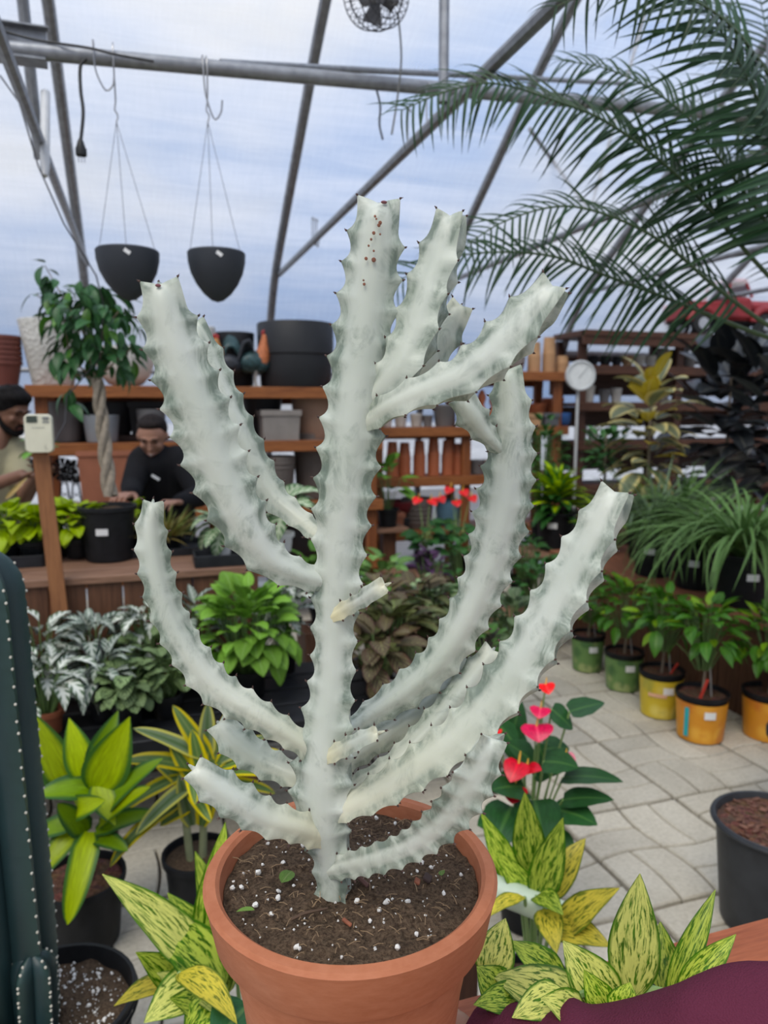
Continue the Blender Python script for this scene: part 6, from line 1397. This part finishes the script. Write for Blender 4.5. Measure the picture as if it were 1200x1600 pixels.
m_khaki = cloth_mat('khaki_shirt', (.34, .31, .20)); m_blackc = cloth_mat('black_top', (.012, .012, .014)); m_jeans = cloth_mat('dark_trousers', (.03, .035, .05)); m_maroon = cloth_mat('maroon_knit', (.115, .022, .045), 420, .5)
m_hair = plain('black_hair', (.007, .006, .006), .75, .6, 60, 0, .12); m_hair2 = plain('dark_brown_hair', (.012, .008, .007), .7, .6, 60, 0, .15); m_eye = plain('dark_eye', (.01, .008, .008), .2); m_lip = plain('lip_tone', (.26, .09, .075), .5); m_teeth = plain('teeth', (.6, .57, .52), .4)
def head_into(mb, c, s, Rm):
    """skull, jaw, nose, ears, brow and neck stub; faces local -Y; s = head height"""
    f = lambda x, y, z: Vector(c)+Rm @ Vector((x*s, y*s, z*s)); q = Rm
    mb.ball(f(0, .03, .10), (.335*s, .40*s, .37*s), 20, 14, q); mb.ball(f(0, -.10, -.12), (.27*s, .27*s, .33*s), 18, 12, q); mb.ball(f(0, -.20, -.36), (.15*s, .14*s, .10*s), 14, 9, q)
    mb.ball(f(0, -.36, .10), (.22*s, .05*s, .045*s), 12, 8, q); mb.ball(f(0, -.40, -.06), (.045*s, .06*s, .11*s), 10, 8, q); mb.ball(f(0, -.435, -.12), (.065*s, .06*s, .05*s), 10, 8, q)
    for sx in (-1, 1):
        mb.ball(f(sx*.35, .04, -.02), (.03*s, .07*s, .11*s), 10, 8, q); mb.ball(f(sx*.16, -.30, -.10), (.09*s, .06*s, .08*s), 10, 8, q)
    mb.ball(f(0, -.345, -.255), (.10*s, .035*s, .025*s), 10, 7, q); mb.ball(f(0, -.335, -.30), (.085*s, .035*s, .025*s), 10, 7, q)
def face_bits(root, c, s, Rm, smile=False, brow=m_hair):
    f = lambda x, y, z: Vector(c)+Rm @ Vector((x*s, y*s, z*s))
    for sx in (-1, 1):
        mb = MB(); mb.ball(f(sx*.135, -.345, .03), (.05*s, .025*s, .018*s), 10, 7, Rm); obj('eye', mb, m_eye, root)
        mb = MB(); mb.tube([f(sx*.06, -.40, .115), f(sx*.14, -.405, .14), f(sx*.22, -.36, .115)], [.018*s, .02*s, .01*s], 6); obj('eyebrow', mb, brow, root)
    mb = MB(); mb.tube([f(-.10, -.345, -.265), f(-.05, -.38, -.285), f(.05, -.38, -.285), f(.10, -.345, -.265)], [.008*s, .02*s, .02*s, .008*s], 6); mo = obj('mouth', mb, m_lip, root)
    if smile: mb = MB(); mb.tube([f(-.07, -.37, -.27), f(0, -.395, -.28), f(.07, -.37, -.27)], [.006*s, .013*s, .006*s], 6); obj('teeth', mb, m_teeth, mo)
def hand_into(mb, wrist, fwd, palmn, s, curl=.7, thumb=1):
    """palm plus five separate bent fingers; s = hand length"""
    fwd = Vector(fwd).normalized(); n = Vector(palmn); n = (n-fwd*n.dot(fwd)).normalized(); sd = fwd.cross(n); w = Vector(wrist)
    for t in (-.16, -.05, .06, .16): capsule(mb, w+sd*t*s*.55, w+fwd*s*.46+sd*t*s*1.25, s*.085, s*.075, 10)
    for t, L_ in ((-.2, .80), (-.07, .95), (.065, 1.0), (.2, .88)):
        a = w+fwd*s*.48+sd*t*s; c1 = curl; b = a+(fwd*math.cos(c1*.5)+n*math.sin(c1*.5)+sd*t*.15)*s*.24*L_; c_ = b+(fwd*math.cos(c1*1.3)+n*math.sin(c1*1.3))*s*.17*L_; d = c_+(fwd*math.cos(c1*2)+n*math.sin(c1*2))*s*.13*L_
        capsule(mb, a, b, s*.052, s*.046, 8); capsule(mb, b, c_, s*.046, s*.041, 8); capsule(mb, c_, d, s*.041, s*.034, 8)
    a = w+fwd*s*.14+sd*thumb*s*.17; b = a+(fwd*.65+sd*thumb*.65+n*.25).normalized()*s*.24; c_ = b+(fwd*.9+sd*thumb*.15+n*.35).normalized()*s*.2; capsule(mb, a, b, s*.075, s*.055, 10); capsule(mb, b, c_, s*.055, s*.042, 10)
def person(label, foot, height, heading, headc, hs, headrot, skin, topm, hairm, arms, chest, hip, sleeve, hairfn, smile=False, extra=None, show_legs=True):
    """arms: per side shoulder, elbow, wrist, hand direction, palm normal; all in world"""
    r = thing('person', label, 'person', foot); o = lambda v: Vector(v)-r.location
    Rm = headrot; hc = o(headc); ch, hp = o(chest), o(hip); nk = hc+Rm @ Vector((0, .04*hs*4, -.42*hs))
    body = MB(); head_into(body, hc, hs, Rm); capsule(body, hc+Rm @ Vector((0, .05*hs, -.25*hs)), ch+Vector((0, 0, .06)), .052, .06); capsule(body, (o(arms[0][0])+o(arms[1][0]))/2, hp, .075, .08, 18)
    top = MB()
    sh = [o(a[0]) for a in arms]; mid = (sh[0]+sh[1])/2
    for k_ in (0, .5, 1): capsule(top, sh[0].lerp(sh[1], .12+.76*k_), hp+(sh[0].lerp(sh[1], .22+.56*k_)-mid)*.75, .095, .115, 16)
    capsule(top, sh[0].lerp(mid, .1), sh[1].lerp(mid, .1), .07, .07, 14); capsule(top, mid+Vector((0, 0, -.01)), mid.lerp(hc, .32), .08, .062, 14)
    for (s_, e, w_, hd, pn, th_) in arms:
        s_, e, w_ = o(s_), o(e), o(w_); capsule(body, s_, e, .05, .042); capsule(body, e, w_, .042, .028); hand_into(body, w_, hd, pn, .175, .55, th_)
        if sleeve == 'short': capsule(top, s_, s_.lerp(e, .62), .078, .072)
        else: capsule(top, s_, e, .072, .06); capsule(top, e, w_.lerp(e, .04), .06, .044)
    fl = -0.0
    legs = MB()
    for sx in (-1, 1):
        side = (sh[1]-sh[0]).normalized()*sx; a = hp+side*.085; kn = Vector((a.x*.6+side.x*.03, a.y*.6+side.y*.03, hp.z*.52)); an_ = Vector((side.x*.10, side.y*.10, .09)); capsule(body, a, kn, .075, .052); capsule(body, kn, an_, .05, .035)
        capsule(legs, a, kn, .092, .068); capsule(legs, kn, an_, .066, .055)
        fwd_ = (Rm @ Vector((0, -1, 0))); fwd_ = Vector((fwd_.x, fwd_.y, 0)).normalized(); shoe = MB(); capsule(shoe, an_+Vector((0, 0, -.045))-fwd_*.02, an_+Vector((0, 0, -.052))+fwd_*.15, .043, .036, 12); obj('shoe', shoe, m_black, r)
    remesh('body', body, skin, r, .0065, 3); remesh('shirt', top, topm, r, .011, 6); remesh('trousers', legs, m_jeans, r, .014, 4)
    face_bits(r, hc, hs, Rm, smile, hairm); hairfn(r, hc, hs, Rm, hairm)
    return r
def hair_short(r, c, s, Rm, m):
    mb = MB(); f = lambda x, y, z: Vector(c)+Rm @ Vector((x*s, y*s, z*s)); mb.ball(f(0, .07, .16), (.385*s, .41*s, .37*s), 18, 12, Rm); mb.ball(f(0, -.14, .36), (.32*s, .24*s, .16*s), 14, 9, Rm); mb.ball(f(0, .22, -.05), (.34*s, .24*s, .3*s), 14, 9, Rm)
    for i in range(46):
        a = U(-2.2, 2.2); e = U(.15, 1.35); d = Vector((math.sin(a)*math.cos(e), -math.cos(a)*math.cos(e)*.9+.1, math.sin(e))); mb.ball(f(d.x*.37, d.y*.36+.03, .17+d.z*.36), (.07*s, .07*s, .06*s), 7, 5)
    # keep the face open
    remesh('hair', mb, m, r, .011, 2)
def hair_beard(r, c, s, Rm, m):
    hair_short(r, c, s, Rm, m); f = lambda x, y, z: Vector(c)+Rm @ Vector((x*s, y*s, z*s)); mb = MB()
    path = [f(-.30, -.02, -.16), f(-.25, -.18, -.32), f(-.13, -.31, -.41), f(0, -.35, -.43), f(.13, -.31, -.41), f(.25, -.18, -.32), f(.30, -.02, -.16)]
    mb.tube([tuple(q) for q in catmull([tuple(q) for q in path], 20)], [.04*s+.035*s*math.sin(math.pi*i/19) for i in range(20)], 8); mb.tube([f(-.11, -.37, -.30), f(-.06, -.395, -.215), f(.06, -.395, -.215), f(.11, -.37, -.30)], .022*s, 6); obj('beard', mb, m, r)
def hair_back(r, c, s, Rm, m):
    mb = MB(); f = lambda x, y, z: Vector(c)+Rm @ Vector((x*s, y*s, z*s)); mb.ball(f(0, .11, .17), (.365*s, .40*s, .345*s), 18, 12, Rm); mb.ball(f(0, -.08, .38), (.27*s, .22*s, .10*s), 14, 9, Rm); mb.ball(f(0, .26, .0), (.3*s, .22*s, .28*s), 14, 9, Rm); mb.ball(f(0, .50, .10), (.14*s, .13*s, .14*s), 12, 8, Rm); remesh('hair', mb, m, r, .009, 3)
def hrot(yaw, pitch, roll=0): return Matrix.Rotation(yaw, 3, 'Z') @ Matrix.Rotation(pitch, 3, 'X') @ Matrix.Rotation(roll, 3, 'Y')
# man at the left edge, looking down at what he holds
hd = 4.0; mh = at(16, 640, hd); mf = Vector((mh.x-.14, mh.y+.10, 0))
person('bearded person in a khaki T-shirt holding a small potted seedling at the left edge', mf, 1.65, 0, mh, .245, hrot(R(52), R(24)), m_skin1, m_khaki, m_hair,
       [(at(-42, 712, hd-.05), at(-60, 775, hd-.28), at(34, 742, hd-.42), RT*1-Vector((0, 0, .05)), Vector((0, 0, 1)), 1), (at(22, 702, hd+.1), at(40, 775, hd-.02), at(62, 738, hd-.34), RT*.3-FW*.7+UP*.3, RT*-1, -1)],
       at(-12, 745, hd), at(-16, 880, hd+.06), 'short', hair_beard)
# seedling he holds
sp = at(62, 722, hd-.46); r = thing('seedling_pot', 'small black seedling pot held by the bearded person', 'plant', sp-Vector((0, 0, .05))); nursery_pot(r, .04, .065); bush(r, mset(2, .07, .035, m_g1, .7, .2, 'oval'), 12, (0, 0, .1), .06, .05, (-.2, .9), (.8, 1.1), .4, 1.0, m_stem, (0, 0, .05))
# woman in black leaning over the table
wd_ = 3.95; wh = at(238, 682, wd_); wf = Vector((wh.x+.10, wh.y+.30, 0))
person('smiling person in a black top leaning over the plank table', wf, 1.55, 0, wh, .225, hrot(R(-12), R(26)), m_skin2, m_blackc, m_hair2,
       [(at(219, 722, wd_+.06), at(206, 762, wd_-.1), at(206, 772, wd_-.30), -FW+UP*-.1-RT*.2, Vector((0, 0, -1)), 1), (at(285, 722, wd_+.08), at(312, 775, wd_-.08), at(280, 785, wd_-.3), -FW-RT*.3, Vector((0, 0, -1)), -1)],
       at(252, 745, wd_+.12), at(262, 850, wd_+.36), 'long', hair_back, True)
mb = MB(); q = at(243, 746, wd_-.10); mb.box((0, 0, 0), (.045, .004, .014), Matrix.Rotation(.6, 3, 'Y')); nt_ = obj('name_badge', mb, m_white, None, False, q); nt_.parent = [o_ for o_ in bpy.data.objects if o_.name.startswith('person')][-1]; nt_.location = q-nt_.parent.location

# person at the right, maroon sleeve round the pot
r = thing('person', 'person in a maroon knit sleeve with one arm round the terracotta pot', 'person', Vector((1.16, .30, 0)))
o_ = lambda v: Vector(v)-r.location
sh_, el_, wr_ = Vector((.98, .30, 1.27)), at(1345, 1600, .72), at(752, 1640, .85)
body = MB(); arm = MB()
wrl, ell, shl = o_(wr_), o_(el_), o_(sh_)
capsule(body, shl, ell, .045, .04); capsule(body, ell, wrl, .04, .028)
pc = o_(POT_C); ph = Vector((pc.x-wrl.x, pc.y-wrl.y, 0)).normalized(); hand_into(body, wrl, (ph*.6+Vector((-.3, .55, 0))), ph*1.0+Vector((-.5, -.5, 0)), .17, .35, 1)
remesh('body', body, m_skin3, r, .0055, 3, None)
# sleeve: a tube with soft folds
path = [shl, shl.lerp(ell, .5), ell, o_(at(1200, 1604, .74)), o_(at(1050, 1632, .76)), o_(at(900, 1668, .78)), o_(at(822, 1655, .815)), wrl]; S_ = catmull([tuple(q) for q in path], 120); vs = []; fs = []; A = 36
for i, q in enumerate(S_):
    q = Vector(q); T = (Vector(S_[min(119, i+1)])-Vector(S_[max(0, i-1)])).normalized(); X_ = T.cross(Vector((0, 0, 1))).normalized(); Z_ = X_.cross(T); t = i/119
    rad = .058-.008*t if t < .96 else .0503-.010*(t-.96)/.04
    for k_ in range(A):
        a = 2*math.pi*k_/A; fold = .006*mnoise.noise((t*9+math.cos(a)*.6, math.sin(a)*.7, 2.0))+.0055*max(0, mnoise.noise((t*24+math.sin(a)*1.2, math.cos(a)*1.0, 7.0)))+.006*math.exp(-((t-.86)/.02)**2)*max(0, math.sin(a+.3))
        vs.append(q+(X_*math.cos(a)+Z_*math.sin(a))*(rad+fold*1.3))
for i in range(119):
    for k_ in range(A): fs.append((i*A+k_, i*A+(k_+1) % A, (i+1)*A+(k_+1) % A, (i+1)*A+k_))
sv = obj('sleeve', MB().add(vs, fs), m_maroon, r)
# the rest of that person stands outside the view
tor = MB(); c0 = shl+Vector((.17, -.02, -.02))
for k_ in (0, .5, 1): capsule(tor, shl+Vector((.03+.30*k_, 0, -.03)), Vector((shl.x+.08+.2*k_, shl.y, .98)), .09, .11, 16)
remesh('jumper', tor, m_maroon, r, .014, 6)
lg = MB()
for k_ in (0, 1): capsule(lg, Vector((shl.x+.09+.18*k_, shl.y, .95)), Vector((shl.x+.08+.2*k_, shl.y, .08)), .095, .06, 14)
remesh('trousers', lg, m_jeans, r, .016, 4)
hd_ = MB(); hc_ = Vector((shl.x+.18, shl.y, shl.z+.26)); capsule(hd_, hc_+Vector((0, 0, -.08)), Vector((hc_.x, hc_.y, shl.z+.02)), .05, .055); head_into(hd_, hc_, .23, hrot(R(-100), R(12))); remesh('head', hd_, m_skin3, r, .008, 3); face_bits(r, hc_, .23, hrot(R(-100), R(12)), False, m_hair2); hair_back(r, hc_, .23, hrot(R(-100), R(12)), m_hair2)
for k_ in (0, 1): sh2 = MB(); capsule(sh2, Vector((shl.x+.08+.2*k_, shl.y-.02, .045)), Vector((shl.x+.04+.2*k_, shl.y+.1, .04)), .042, .036, 12); obj('shoe', sh2, m_black, r)
